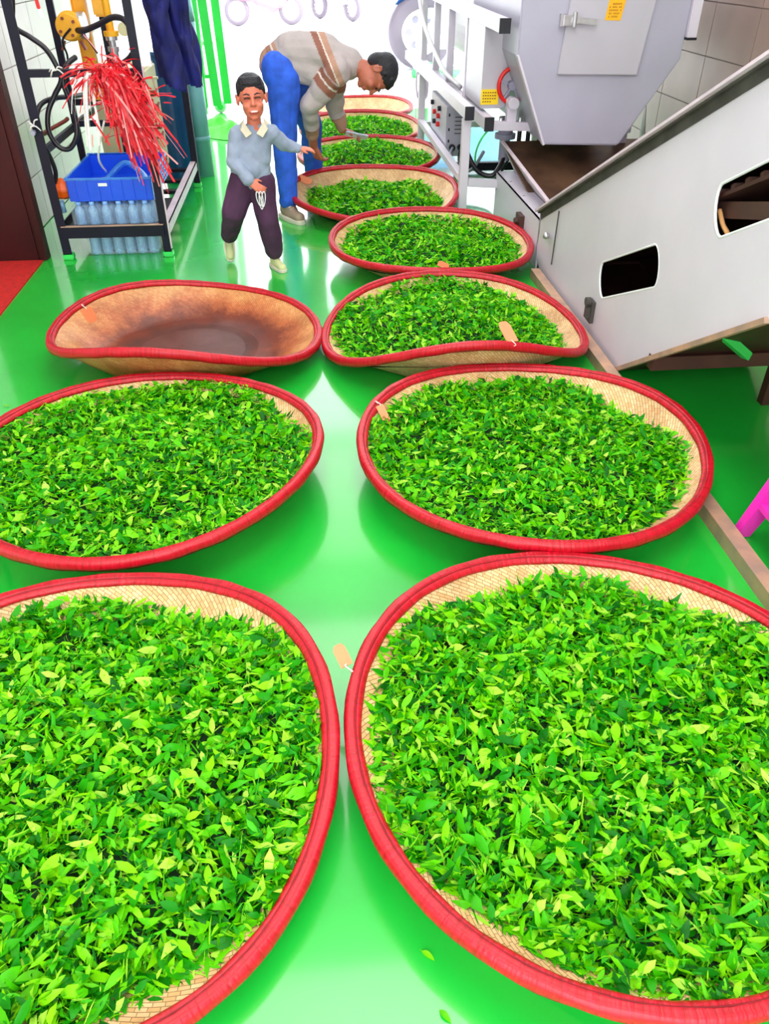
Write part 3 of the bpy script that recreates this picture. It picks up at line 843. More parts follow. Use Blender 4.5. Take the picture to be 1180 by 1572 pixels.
# folded edge strip around the hopper front
MB().bar((1.243, YH + .01, .99), (1.452, YH + .01, .516), .012, .05, (0, 1, 0)).build('hopper_edge', M['grey2'], hm)
hd = MB().add([(p[0], y, p[1]) for y in (YH - .022, YH - .001) for p in ((1.483, .893), (1.960, .884), (2.05, 1.72), (1.545, 1.72))],
         [(0,1,2,3),(7,6,5,4),(0,4,5,1),(1,5,6,2),(2,6,7,3),(3,7,4,0)]).build('hatch_door', M['hatch'], hm, bevel=.004)
MB().box((1.478, YH - .05, 1.135), (1.53, YH - .02, 1.185)).bar((1.52, YH - .045, 1.163), (1.665, YH - .05, 1.15), .022, .028).cyl((1.535, YH - .06, 1.13), (1.535, YH - .06, 1.20), .012, n=10).box((1.462, YH - .04, 1.13), (1.482, YH, 1.19)).build('toggle_latch', M['steel'], hd, bevel=.002)
lb = MB().add([(p[0], y, p[1]) for y in (YH - .0245, YH - .022) for p in ((1.718, 1.158), (1.808, 1.156), (1.832, 1.30), (1.734, 1.302))],
         [(0,1,2,3),(7,6,5,4),(0,4,5,1),(1,5,6,2),(2,6,7,3),(3,7,4,0)]).build('warning_label', M['orange_label'], hd)
ink = MB()
rows = [(1.235, [2,1,1,2,1,1]), (1.220, [1,0,1,1,1,0,1,1]), (1.205, [1,1,1,1,1,1,0,1]), (1.190, [1,1,0,1,1,1,1]), (1.175, [1,0,1,1,1,1])]
for z, cs in rows:
    x = 1.735 if z < 1.23 else 1.752
    for c in cs:
        if c:
            ink.box((x, YH - .0255, z - .003), (x + .006, YH - .0245, z - .0015)).box((x, YH - .0255, z + .0015), (x + .006, YH - .0245, z + .003)).box((x + .002, YH - .0255, z - .004), (x + .0035, YH - .0245, z + .004))
        x += .009
ink.build('label_print', M['ink'], hd)
MB().box((1.738, YH - .0258, 1.262), (1.818, YH - .0245, 1.296)).build('label_heading', M['darkink'], hd)
MB().box((1.748, YH - .0268, 1.268), (1.808, YH - .0258, 1.292)).build('label_heading', M['red'], hd)
# frame
def beam(p, q, w=.06, h=.06, name='beam', m='grey2', capend=None, up=(0,0,1)):
    o = MB().bar(p, q, w, h, up).build(name, M[m], hm, bevel=.004)
    if capend is not None:
        dv = (Vector(capend) - (Vector(p) + Vector(q))/2).normalized()
        c = Vector(capend)
        MB().bar(c, c + dv*.012, w + .004, h + .004, up).build('end_cap', M['black'], o)
    return o
beam((1.05, 5.34, .64), (1.05, 8.6, .64), .055, .075, capend=(1.05, 5.34, .64))
beam((1.15, 5.20, .60), (1.15, 8.6, .60), .055, .075, capend=(1.15, 5.20, .60))
beam((1.15, 4.98, 1.135), (1.15, 8.6, 1.175), .06, .07, capend=(1.15, 4.98, 1.135))
beam((2.245, 5.0, 1.07), (2.245, 5.0, 1.8), .055, .055, 'post', capend=(2.245, 5.0, 1.07))
beam((2.245, 6.3, 0), (2.245, 6.3, 1.8), .055, .055, 'post')
beam((1.62, 5.25, 1.68), (1.62, 8.6, 1.68), .06, .06)
for y in (5.42, 7.55):
    beam((1.05, y, 0), (1.05, y, .60), .055, .055, 'leg')
    beam((2.1, y, 0), (2.1, y, .60), .055, .055, 'leg')
beam((1.05, 5.5, .225), (1.05, 7.6, .225), .05, .05, 'lower_rail')
beam((1.08, 5.42, .21), (1.30, 5.42, .195), .05, .05, 'lower_rail')
beam((1.18, 5.30, .575), (2.1, 5.30, .545), .055, .05, 'cross_rail')
beam((1.05, 7.55, .20), (2.1, 7.55, .20), .05, .05, 'cross_rail')
beam((1.2, 6.6, .05), (2.1, 6.6, .05), .06, .06, 'cross_rail', 'navy')
for y in (6.0, 6.75, 7.45, 8.2):
    beam((1.15, y, .63), (1.15, y, 1.14), .05, .06, 'post')
# inclined rods and housings
MB().prism([(1.13, 1.14), (1.13, .655), (1.29, .655), (1.30, .70), (1.345, .86), (1.25, 1.14)], 5.40, 5.95, 'y').build('side_housing', M['hatch'], hm, bevel=.005)
MB().box((1.128, 5.392, .68), (1.24, 5.40, .765)).build('caution_sticker', M['yellow'], hm)
tx = MB()
for i in range(4):
    z = .745 - i*.017
    for k in range(6 - (i == 3)*2):
        tx.box((1.138 + k*.015, 5.390, z), (1.148 + k*.015, 5.392, z + .006))
tx.build('sticker_print', M['ink'], hm)
MB().lathe([(.001, 6.0), (.33, 6.0), (.37, 6.03), (.37, 6.4), (.385, 6.42), (.385, 6.46), (.37, 6.48), (.37, 8.3), (.33, 8.33), (.001, 8.33)], (1.62, 0, 1.06), 'y', 40).build('roller_drum', M['grey2'], hm, smooth=False)
# hand wheel on its bearing block
wx, wy, wz = 1.315, 5.36, .79
wh = MB().tube([(wx + .085*math.cos(a), wy, wz + .095*math.sin(a)) for a in [2*PI*k/28 for k in range(28)]], .013, 8, closed=True).build('belt_pulley', M['red'], hm, smooth=True)
sp = MB().cyl((wx, wy - .02, wz), (wx, wy + .05, wz), .025)
for k in range(5):
    a = 2*PI*k/5 + .3
    sp.bar((wx, wy, wz), (wx + .082*math.cos(a), wy, wz + .09*math.sin(a)), .016, .01)
sp.build('pulley_spokes', M['bikegrey'], wh)
MB().box((1.285, 5.30, .57), (1.345, 5.36, .70)).box((1.24, 5.28, .565), (1.40, 5.37, .59)).lathe([(.001, 5.27), (.035, 5.27), (.035, 5.36), (.001, 5.36)], (wx, 0, .70), 'y', 16).build('bearing_block', M['grey2'], hm, bevel=.003)
for x in (1.25, 1.375):
    MB().cyl((x, 5.32, .59), (x, 5.32, .615), .011, n=6).build('bolt', M['steel'], hm)
# control box under the beams
cb = MB().box((1.085, 6.4, .17), (1.235, 7.2, .52)).build('control_box', M['grey'], hm, bevel=.005)
for z in (.27, .35, .45):
    MB().box((1.10, 6.396, z), (1.112, 6.4, z + .02)).build('slot_hole', M['black'], cb)
for i in range(5):
    MB().box((1.15, 6.396, .33 + i*.028), (1.215, 6.4, .336 + i*.028)).build('vent_slit', M['dark_grey'], cb)
for i, (y, z, c) in enumerate(((6.75, .40, 'red'), (6.75, .34, 'red'), (6.95, .40, 'red'), (6.95, .33, 'black'), (7.08, .45, 'black'), (6.7, .46, 'black'))):
    MB().cyl((1.085, y, z), (1.06, y, z), .018, n=12).build('push_button', M[c], cb)
MB().cyl((1.20, 6.40, .235), (1.20, 6.37, .235), .024).build('cable_gland', M['black'], cb)
MB().cyl((1.135, 6.40, .235), (1.135, 6.37, .235), .024).build('cable_gland', M['black'], cb)
MB().tube(catmull([(1.135, 6.37, .235), (1.10, 6.25, .20), (1.13, 6.1, .13), (1.22, 6.0, .16), (1.28, 5.9, .3)], 6), .012, 7).build('power_cable', M['bikegrey'], hm, smooth=True)
MB().tube(catmull([(1.20, 6.37, .235), (1.16, 6.2, .17), (1.20, 6.0, .10), (1.36, 5.85, .12), (1.44, 5.75, .3)], 6), .010, 7).build('power_cable', M['hose'], hm, smooth=True)
MB().tube(catmull([(1.09, 8.3, 1.25), (1.085, 7.9, 1.0), (1.09, 7.4, .85), (1.10, 6.7, .72), (1.16, 6.3, .66)], 6), .018, 8).build('grey_conduit', M['cable'], hm, smooth=True)
MB().tube(catmull([(1.20, 5.32, .57), (1.13, 5.3, .50), (1.12, 5.4, .40), (1.14, 5.5, .32)], 5), .006, 6).build('thin_wire', M['gate'], hm, smooth=True)
# motor and valve on the cross rail behind the hopper
MB().cyl((1.36, 5.62, .47), (1.36, 5.62, .57), .05).cyl((1.36, 5.62, .44), (1.36, 5.62, .47), .07).cyl((1.36, 5.62, .30), (1.36, 5.62, .44), .035).build('drive_motor', M['bikegrey'], hm, smooth=False)
for x in (1.44, 1.5, 1.58):
    MB().cyl((x, 5.55, .36), (x, 5.55, .56), .016, n=10).build('threaded_rod', M['hose'], hm)
MB().tube(catmull([(1.36, 5.60, .32), (1.28, 5.55, .22), (1.18, 5.6, .24), (1.12, 5.7, .34)], 6), .016, 8).build('drive_belt_hose', M['hose'], hm, smooth=True)
tag(MB().bar((2.05, 5.1, .28), (2.42, 5.3, .30), .2, .012).box((2.1, 5.05, .0), (2.4, 5.25, .27)).build('steel_bin', M['brownsteel'], org=(2.25, 5.15, 0), bevel=.004),
    'low brown steel bin on the floor beneath the hopper beside the tiled wall', 'bin')

# ---------------------------------------------------------------- steel rack with hoses, crate and bottles
rk = thing('steel_rack', (-1.13, 5.5, 0), 'tall dark navy angle-iron rack with a low slatted shelf', 'rack')
RX0, RX1, RY0, RY1 = -1.425, -.845, 4.70, 6.34
for x, y in ((RX0, RY0), (RX1, RY0), (RX0, RY1), (RX1 + .01, RY1)):
    w = .045 if x > -1 else .05
    MB().box((x - w/2, y - .0, 0.03), (x + w/2, y + .006, 2.2)).box((x + (-w/2 if x < -1 else w/2 - .006), y + .006, .03), (x + (-w/2 + .006 if x < -1 else w/2), y + .045, 2.2)).build('post', M['navy'], rk)
    MB().box((x - w/2 - .006, y - .006, 0), (x + w/2 + .006, y + .05, .035)).build('painted_foot', M['gate'], rk, bevel=.006)
MB().box((RX1 + .023, RY0 - .003, .99), (RX1 + .075, RY0 + .003, 2.2)).build('white_strip', M['white'], rk)
MB().box((RX1 + .022, RY0 - .002, .05), (RX1 + .031, RY0 + .002, .99)).build('bare_edge', M['rail_pale'], rk)
MB().box((RX0, RY0 - .005, .945), (RX1, RY0 + .035, .98)).build('front_rail', M['navy'], rk)
MB().box((RX0, RY0 - .01, .125), (RX1, RY0 + .0, .19)).box((RX0, RY0, .184), (RX1, RY0 + .03, .19)).build('shelf_front', M['navy'], rk)
MB().box((RX0, RY0 - .012, .188), (RX1, RY0 + .012, .192)).build('bare_edge', M['tansteel'], rk)
MB().box((RX1 + .02, RY0 + .05, .125), (RX1 + .026, RY1, .185)).box((RX1 - .02, RY0 + .05, .179), (RX1 + .026, RY1, .185)).build('shelf_side', M['rail_pale'], rk)
MB().box((RX0 - .02, RY0 + .05, .125), (RX0 - .014, RY1, .185)).build('shelf_side', M['navy'], rk)
for y in (5.62, 5.92, 6.25):
    MB().box((RX0, y, .13), (RX1, y + .06, .15)).build('shelf_slat', M['navy'], rk)
MB().box((RX0, 4.74, .140), (RX1 - .03, 5.45, .150)).build('shelf_plate', M['navy'], rk)
for z, y in ((.58, 5.47), (.70, 5.47)):
    MB().box((RX0, y, z), (RX1 - (.3 if z > .6 else .25), y + .02, z + .035)).build('back_rail', M['navy'], rk)
MB().box((RX0 - .02, RY0 + .05, .56), (RX0, RY1, .6)).build('side_rail', M['navy'], rk)
for x in (RX0, -1.14):
    MB().box((x - .02, 5.49, .15), (x + .02, 5.51, 2.2)).build('post', M['navy'], rk)
# lump of bolts on the left post
MB().cyl((-1.44, 4.68, 0.691), (-1.429, 4.62, 0.695), .012).build('pipe_clamp', M['bikegrey'], rk)
for i, (a, b, c) in enumerate((((-1.248, 4.66, 0.981), (-1.211, 4.66, 0.986), (-1.282, 4.66, 0.975)), ((-1.426, 4.66, 0.723), (-1.391, 4.66, 0.741), (-1.449, 4.66, 0.736)))):
    m = MB()
    for k in range(5):
        e = Vector(b if k % 2 else c) + Vector((random.uniform(-.01, .01), 0, random.uniform(-.05, .02)))
        m.tube(catmull([a, (Vector(a) + e)/2 + Vector((0, -.015, .012)), e], 4), .0035, 5)
    m.build('tie_knot', M['strapwhite'], rk, smooth=True)

# water bottles
def bottle(loc, label, group):
    r = thing('water_bottle', loc, label, 'bottle', group)
    x, y, z = loc
    MB().lathe([(.001, .002), (.024, 0), (.029, .004), (.03, .03), (.0285, .04), (.03, .05), (.0285, .06), (.03, .07), (.030, .09), (.026, .108), (.014, .124), (.0125, .130)], loc, 'z', 14).build('bottle_body', M['bottle'], r, smooth=True)
    MB().lathe([(.0125, .127), (.0155, .127), (.0155, .145), (.013, .147), (.001, .147)], loc, 'z', 12).build('cap', M['cap'], r, smooth=True)
    return r
up_l = 'clear water bottle with pale blue cap in the pack under the blue crate'
lo_l = 'clear water bottle in the pack on the floor beneath the rack shelf'
b0 = bottle((-1.33, 4.81, .152), up_l, 'water bottles under the crate')
for j in range(3):
    for i in range(6):
        if i or j: dup_tree(b0, (-1.33 + i*.076 + (j % 2)*.012, 4.81 + j*.078, .152))
for j in range(2):
    for i in range(6):
        dup_tree(b0, (-1.28 + i*.068, 4.80 + j*.07, .001), None, lo_l, 'water bottles below the rack shelf')
def wrap(a, b, lab):
    o = MB().box(a, b).build('shrink_wrap', M['film'], org=((a[0]+b[0])/2, a[1], a[2]), bevel=.012)
    return tag(o, lab, 'wrap')
M['film'] = mat('clear_film', (225, 240, 255), 0.12, alpha=0.16, bump=0.8, bscale=14)
wrap((-1.372, 4.768, .152), (-.90, 5.03, .285), 'clear shrink film around the bottle pack under the blue crate')
wrap((-1.32, 4.76, .002), (-.90, 4.92, .132), 'clear shrink film around the bottle pack on the floor')
# blue crate
ct = thing('plastic_crate', (-1.12, 5.1, .30), 'blue plastic crate with lattice side on top of the water bottles', 'crate')
cx0, cx1, cy0, cy1, cz0, cz1 = -1.365, -.895, 4.80, 5.42, .302, .425
def crate_wall(p, q, z0, z1, t, name, holes=True):
    return MB().bar((p[0], p[1], (z0+z1)/2), (q[0], q[1], (z0+z1)/2), t, z1-z0).build(name, M['crate'], ct, bevel=.003)
crate_wall((cx0, cy0), (cx1, cy0), cz0, cz1, .008, 'front_wall')
crate_wall((cx0, cy1), (cx1, cy1), cz0, cz1 + .01, .008, 'back_wall')
crate_wall((cx0, cy0), (cx0, cy1), cz0, cz1, .008, 'side_wall')
MB().box((cx0, cy0, cz0), (cx1, cy1, cz0 + .008)).build('crate_floor', M['crate'], ct)
MB().box((cx0 - .012, cy0 - .012, cz1 - .008), (cx1 + .012, cy0 + .004, cz1 + .004)).box((cx0 - .012, cy1 - .004, cz1), (cx1 + .012, cy1 + .012, cz1 + .012)).box((cx0 - .012, cy0, cz1 - .006), (cx0 + .004, cy1, cz1 + .006)).box((cx1 - .004, cy0, cz1 - .006), (cx1 + .012, cy1, cz1 + .006)).build('crate_rim', M['bluefilm'], ct, bevel=.003)
for i in range(7):
    x = cx0 + .04 + i*.065
    MB().box((x, cy0 - .010, cz0), (x + .006, cy0 - .004, cz1)).build('rib', M['crate'], ct)
lat = None
for i in range(12):                       # lattice side
    y = cy0 + i*(cy1 - cy0)/11.5
    MB().box((cx1 - .004, y, cz0), (cx1 + .006, y + .012, cz1)).build('lattice_bar', M['bluefilm'], ct)
for k in range(5):
    z = cz0 + k*.026
    MB().box((cx1 - .004, cy0, z), (cx1 + .004, cy1, z + .008)).build('lattice_bar', M['bluefilm'], ct)
MB().box((-1.19, cy0 - .0125, .385), (-1.14, cy0 - .010, .402)).build('paper_label', M['white'], ct)
hl = MB()
for k in range(8): hl.box((-.99 + (k % 4)*.02, cy1 - .006, .36 + (k//4)*.02), (-.982 + (k % 4)*.02, cy1 - .0035, .368 + (k//4)*.02))
hl.build('drain_hole', M['black'], ct)
tag(MB().tube(catmull([(-1.22, 5.15, .34), (-1.10, 5.20, .42), (-.98, 5.12, .35), (-1.0, 4.98, .33), (-1.15, 4.95, .33), (-1.24, 5.02, .335)], 7, closed=True), .030, 8, closed=True, flat=.6).build('plastic_bag', M['bluefilm'], org=(-1.1, 5.08, .31), smooth=True),
    'crumpled pale blue plastic sleeve lying inside the blue crate', 'bag')
tag(MB().tube(catmull([(-1.056, 4.66, 0.745), (-1.139, 4.72, 0.558), (-1.168, 4.95, 0.426)], 6), .006, 6).build('white_strip_tie', M['strapwhite'], org=(-1.056, 4.66, 0.745), smooth=True),
    'long white plastic tie hanging down into the blue crate', 'strap')

# red tie bundle on the front rail
tb = thing('strap_bundle', (-0.993, 4.66, 0.966), 'big tangled bunch of red and pink plastic ties hanging from the front rail', 'straps')
def ribbons(n, ctrl, m, name, kind=True):
    mb = MB()
    for i in range(n):
        p, v, g, L = ctrl()
        pts = []; N = 7
        for k in range(N):
            s = k/(N-1)*L
            pts.append(Vector(p) + Vector(v)*s + Vector((0, 0, -g*s*s)))
        w = random.uniform(.003, .0065); side = Vector((random.uniform(-1, 1), random.uniform(-.6, .6), random.uniform(-.4, .8))).normalized()
        vs = []; 
        for pp in pts: vs += [pp - side*w, pp + side*w]
        mb.add(vs, [(2*k, 2*k+1, 2*k+3, 2*k+2) for k in range(N-1)])
    o = mb.build(name, m, tb)
    if kind: o['kind'] = 'stuff'
    return o
o0 = Vector((-0.988, 4.64, 0.969))
def c_main():
    p = o0 + Vector((random.gauss(0, .03), random.uniform(-.05, .03), random.gauss(0, .012)))
    return p, (random.gauss(.34, .25), random.uniform(-.35, .15), random.gauss(.10, .40)), random.uniform(1.8, 4.0), random.uniform(.16, .32)
def c_left():
    p = o0 + Vector((random.gauss(-.03, .03), random.uniform(-.05, .03), random.gauss(0, .012)))
    return p, (random.uniform(-.9, -.2), random.uniform(-.3, .1), random.uniform(-.1, .5)), random.uniform(.8, 3), random.uniform(.12, .27)
def c_down():
    p = o0 + Vector((random.gauss(.03, .03), random.uniform(-.06, .03), random.gauss(-.03, .03)))
    return p, (random.gauss(.36, .17), random.uniform(-.25, .1), random.gauss(-.75, .22)), random.uniform(.3, 1.0), random.uniform(.20, .36)
def c_fluff():
    p = o0 + Vector((random.gauss(.05, .07), random.uniform(-.08, .03), random.gauss(-.10, .08)))
    return p, (random.gauss(.1, .55), random.uniform(-.5, .2), random.gauss(-.1, .5)), random.uniform(.6, 3), random.uniform(.06, .16)
ribbons(150, c_main, M['strapred'], 'red_straps')
ribbons(50, c_left, M['strapred'], 'red_straps')
ribbons(230, c_down, M['strapred'], 'red_straps')
ribbons(160, c_fluff, M['strapred'], 'red_straps')
ribbons(60, c_fluff, M['strappink'], 'pink_straps')
ribbons(40, c_down, M['strappink'], 'pink_straps')
def c_white():
    p = o0 + Vector((random.gauss(-.08, .02), random.uniform(-.06, 0), random.gauss(.01, .01)))
    return p, (random.gauss(-.10, .12), random.uniform(-.2, .1), random.uniform(-.2, .1)), random.uniform(1.2, 3.2), random.uniform(.22, .38)
ribbons(14, c_white, M['strapwhite'], 'white_straps')

# hoses, read off as curves through the rack
def hose(pts, r, lab, m='hose', org=None):
    o = MB().tube(catmull(pts, 6), r, 8).build('rubber_hose', M[m], org=pts[0], smooth=True)
    return tag(o, lab, 'hose')
hose([(-1.439, 4.95, 1.38), (-1.473, 4.95, 1.246), (-1.483, 4.93, 1.156), (-1.416, 4.92, 1.109), (-1.352, 4.92, 1.058), (-1.31, 4.9, 0.991), (-1.295, 4.9, 0.911), (-1.348, 4.9, 0.836), (-1.398, 4.88, 0.756), (-1.413, 4.86, 0.662), (-1.379, 4.86, 0.585), (-1.321, 4.86, 0.573), (-1.266, 4.86, 0.643), (-1.259, 4.88, 0.735), (-1.276, 4.9, 0.816), (-1.288, 4.9, 0.898), (-1.256, 4.93, 0.975), (-1.22, 5, 1.004)], .014,
     'dark hose looping down behind the strap bundle')
hose([(-1.261, 5.3, 0.786), (-1.311, 5.1, 0.801), (-1.373, 4.95, 0.813), (-1.425, 4.86, 0.795), (-1.447, 4.8, 0.731), (-1.444, 4.76, 0.648), (-1.427, 4.8, 0.564), (-1.417, 4.82, 0.467), (-1.442, 4.84, 0.4), (-1.478, 4.86, 0.361)], .013,
     'dark hose running down the rack post to the orange fitting')
hose([(-1.289, 5.3, 1.115), (-1.2, 5.2, 1.113), (-1.095, 5.12, 1.145), (-0.997, 5.05, 1.183), (-0.928, 5, 1.176), (-0.891, 4.98, 1.118), (-0.891, 4.98, 1.046), (-0.935, 5, 0.995), (-1.001, 5.05, 0.959)], .016,
     'thick dark hose arching from the round yellow gauge to the post')
hose([(-1.341, 5.28, 0.937), (-1.325, 5.25, 0.992), (-1.326, 5.22, 1.065), (-1.265, 5.2, 1.122)], .006, 'thin dark tube hanging from the round yellow gauge')
hose([(-1.234, 5.22, 1.121), (-1.184, 5.2, 1.072), (-1.142, 5.2, 1.002)], .006, 'thin straight tube leading from the gauge to the nozzle')
hose([(-1.413, 4.86, 0.662), (-1.574, 5.2, 0.583), (-1.476, 5.4, 0.619), (-1.453, 5.45, 0.632)], .012, 'short brown pipe elbow crossing behind the hose loop', 'rust')
of = thing('orange_fitting', (-1.44, 4.86, 0.306), 'round orange plastic fitting at the low end of a hose by the rack post', 'fitting')
c = (-1.433, 4.88, 0.355)
MB().lathe([(.001, -.05), (.045, -.05), (.058, -.03), (.06, .02), (.05, .05), (.02, .055), (.001, .055)], c, 'x', 8).build('housing', M['orange'], of, bevel=.004)
MB().cyl((-1.436, 4.86, 0.295), (-1.433, 4.86, 0.228), .014, n=10).build('clear_cap', M['bottle'], of, smooth=True)

# yellow sprayer pump hanging on the rack's back rail
pm = thing('sprayer_pump', (-1.319, 5.44, 0.746), 'orange-yellow upright sprayer pump bracket with round brass-yellow gauge', 'pump')
MB().box((-1.285, 5.42, .735), (-1.205, 5.46, 1.9)).box((-1.285, 5.40, .735), (-1.277, 5.42, 1.9)).box((-1.213, 5.40, .735), (-1.205, 5.42, 1.9)).build('bracket', M['pump'], pm, bevel=.003)
gc = Vector((-1.286, 5.3, 1.128))
MB().lathe([(.001, -.07), (.06, -.07), (.068, -.06), (.068, -.01), (.075, -.008), (.075, .005), (.06, .01), (.06, .05), (.001, .05)], gc, 'y', 28).build('gauge_housing', M['pump'], pm, smooth=False)
for a in (0.6, 2.0, 3.6, 5.2):
    q = gc + Vector((.045*math.cos(a), -.072, .045*math.sin(a))); MB().cyl(q, q + Vector((0, -.012, 0)), .008, n=8).build('bolt', M['rust'], pm)
MB().lathe([(.001, -.02), (.066, -.02), (.07, 0), (.066, .02), (.001, .02)], gc + Vector((.06, .03, 0)), 'x', 24).build('clamp_ring', M['steel'], pm)
for s in (-1, 1):
    q = gc + Vector((.045*s, -.02, -.07)); MB().bar(q, q + Vector((.02*s, 0, -.045)), .03, .012).build('clamp_foot', M['rust'], pm)
MB().box((-1.151, 5.32, 1.169), tuple(Vector((-1.064, 5.32, 1.169)) + Vector((0, .06, .5)))).build('pump_box', M['pump'], pm, bevel=.01)
q = Vector((-1.074, 5.33, 1.165)); 
MB().cyl(q + Vector((0, 0, .1)), q + Vector((0, 0, -.09)), .022).cyl(q + Vector((0, 0, -.065)), q + Vector((0, 0, -.09)), .042).build('outlet_pipe', M['pump'], pm)
MB().lathe([(.001, 0), (.036, 0), (.036, -.02), (.02, -.022), (.02, -.05), (.034, -.052), (.034, -.075), (.026, -.077), (.026, -.12), (.014, -.14), (.014, -.2), (.001, -.2)], q + Vector((0, 0, -.09)), 'z', 14).build('nozzle', M['steel'], pm)
MB().cyl((-1.011, 5.4, 1.103), (-1.004, 5.36, 1.106), .035).build('round_plate', M['beige'], pm)

# tag hanging at the top of the rack
ht = thing('hanging_tag', (-1.306, 4.8, 1.248), 'small red and white plastic tag hanging by a string high on the rack', 'tag')
MB().bar((-1.307, 4.8, 1.292), (-1.302, 4.8, 1.237), .018, .010, (0,1,0)).build('red_clip', M['red'], ht, bevel=.003)
MB().bar((-1.302, 4.8, 1.237), (-1.293, 4.8, 1.198), .020, .010, (0,1,0)).build('clear_end', M['white'], ht, bevel=.003)
a = Vector((-1.307, 4.8, 1.292)); MB().tube([a, a + Vector((0, 0, .7))], .002, 5).build('hang_string', M['string'], ht)

# beige enamel cabinet standing on the shelf slats
bc = thing('beige_cabinet', (-1.1, 6.05, .15), 'beige enamel metal cabinet with rusty latches on the rack shelf', 'cabinet')
MB().box((-1.36, 5.80, .151), (-1.02, 6.28, .86)).build('cabinet_body', M['beige'], bc, bevel=.01)
MB().box((-1.02, 5.82, .20), (-1.005, 6.26, .84)).build('cabinet_door', M['beige'], bc, bevel=.004)
MB().bar((-1.0, 5.84, .80), (-.93, 5.84, .80), .03, .012).build('hinge', M['beige'], bc)
for z in (.30, .44, .50, .62, .70):
    MB().cyl((-1.005, 5.92, z), (-.965, 5.92, z), .018, n=10).cyl((-.97, 5.90, z), (-.97, 5.97, z + .015), .009, n=8).build('latch_knob', M['rust'], bc)

# drum, downpipe and jacket at the rack's far corner
dr = tag(MB().lathe([(.001, 0), (.12, 0), (.125, .01), (.125, .80), (.115, .84), (.12, .86), (.11, .88), (.001, .88)], (-.98, 6.60, 0), 'z', 28).build('blue_drum', M['bluedrum'], org=(-.98, 6.60, 0), smooth=False),
    'deep blue plastic drum standing behind the rack post under the jacket', 'drum')
pp = thing('downpipe', (-.775, 6.72, 0), 'grey-teal plastic downpipe standing beside the hanging navy jacket', 'pipe')
MB().cyl((-.805, 6.72, 0), (-.81, 6.72, 1.05), .068).cyl((-.81, 6.72, 1.05), (-.82, 6.72, 1.20), .068).tube(catmull([(-.82, 6.72, 1.2), (-.83, 6.72, 1.3), (-.90, 6.72, 1.37), (-1.02, 6.72, 1.40), (-1.72, 6.72, 1.40)], 6), .068, 16).build('pipe', M['teal'], pp, smooth=True)
for z in (.26, .80, 1.2):
    MB().lathe([(.069, z), (.073, z + .004), (.073, z + .03), (.069, z + .034)], (-.805 - .008*z, 6.72, 0), 'z', 24).build('joint_ring', M['teal'], pp, smooth=True)
tag(MB().lathe([(.001, 1.50), (.12, 1.48), (.19, 1.42), (.21, 1.34), (.2, 1.33), (.18, 1.41), (.11, 1.46), (.001, 1.48)], (-.72, 7.2, 0), 'z', 28).build('white_basin', M['white'], org=(-.72, 7.2, 1.4), smooth=True),
    'white plastic basin hung upside down on the green gate', 'basin')

# ---------------------------------------------------------------- people
def capsule(mb, p0, p1, r0, r1, flat=None, n=16):
    """round cone with hemispherical ends; flat=(axis, factor) squashes it along an axis"""
    p0, p1 = Vector(p0), Vector(p1); d = (p1 - p0); L = d.length
    d = d.normalized() if L > 1e-6 else Vector((0, 0, 1))
    u = d.orthogonal().normalized(); w = d.cross(u); rings = []
    for k in range(1, 6):
        a = -PI/2 + PI/2*k/5.5; rings.append((p0 + d*r0*math.sin(a), r0*math.cos(a)))
    for k in range(0, 5):
        a = PI/2*(k + .5)/5.5; rings.append((p1 + d*r1*math.sin(a), r1*math.cos(a)))
    vs = []; m = len(rings)
    for c, r in rings:
        for k in range(n):
            a = 2*PI*k/n; vs.append(c + u*math.cos(a)*r + w*math.sin(a)*r)
    if flat:
        ax = Vector(flat[0]).normalized(); f = flat[1]
        out = []
        for v in vs:
            t = (v - p0).dot(d); base = p0 + d*t; off = v - base
            out.append(base + off - ax*off.dot(ax)*(1 - f))
        vs = out
    fs = [(i*n+k, i*n+(k+1) % n, (i+1)*n+(k+1) % n, (i+1)*n+k) for i in range(m-1) for k in range(n)]
    fs += [tuple(range(n))[::-1], tuple((m-1)*n+k for k in range(n))]
    mb.add(vs, fs)

def ellip(mb, c, r, rot=None, n=20):
    vs = []; m = 12
    for i in range(1, m):
        a = PI*i/m
        for k in range(n):
            b = 2*PI*k/n; v = Vector((r[0]*math.sin(a)*math.cos(b), r[1]*math.sin(a)*math.sin(b), r[2]*math.cos(a)))
            if rot: v = rot @ v
            vs.append(Vector(c) + v)
    fs = [(i*n+k, i*n+(k+1) % n, (i+1)*n+(k+1) % n, (i+1)*n+k) for i in range(m-2) for k in range(n)]
    fs += [tuple(range(n))[::-1], tuple((m-2)*n+k for k in range(n))]
    mb.add(vs, fs)

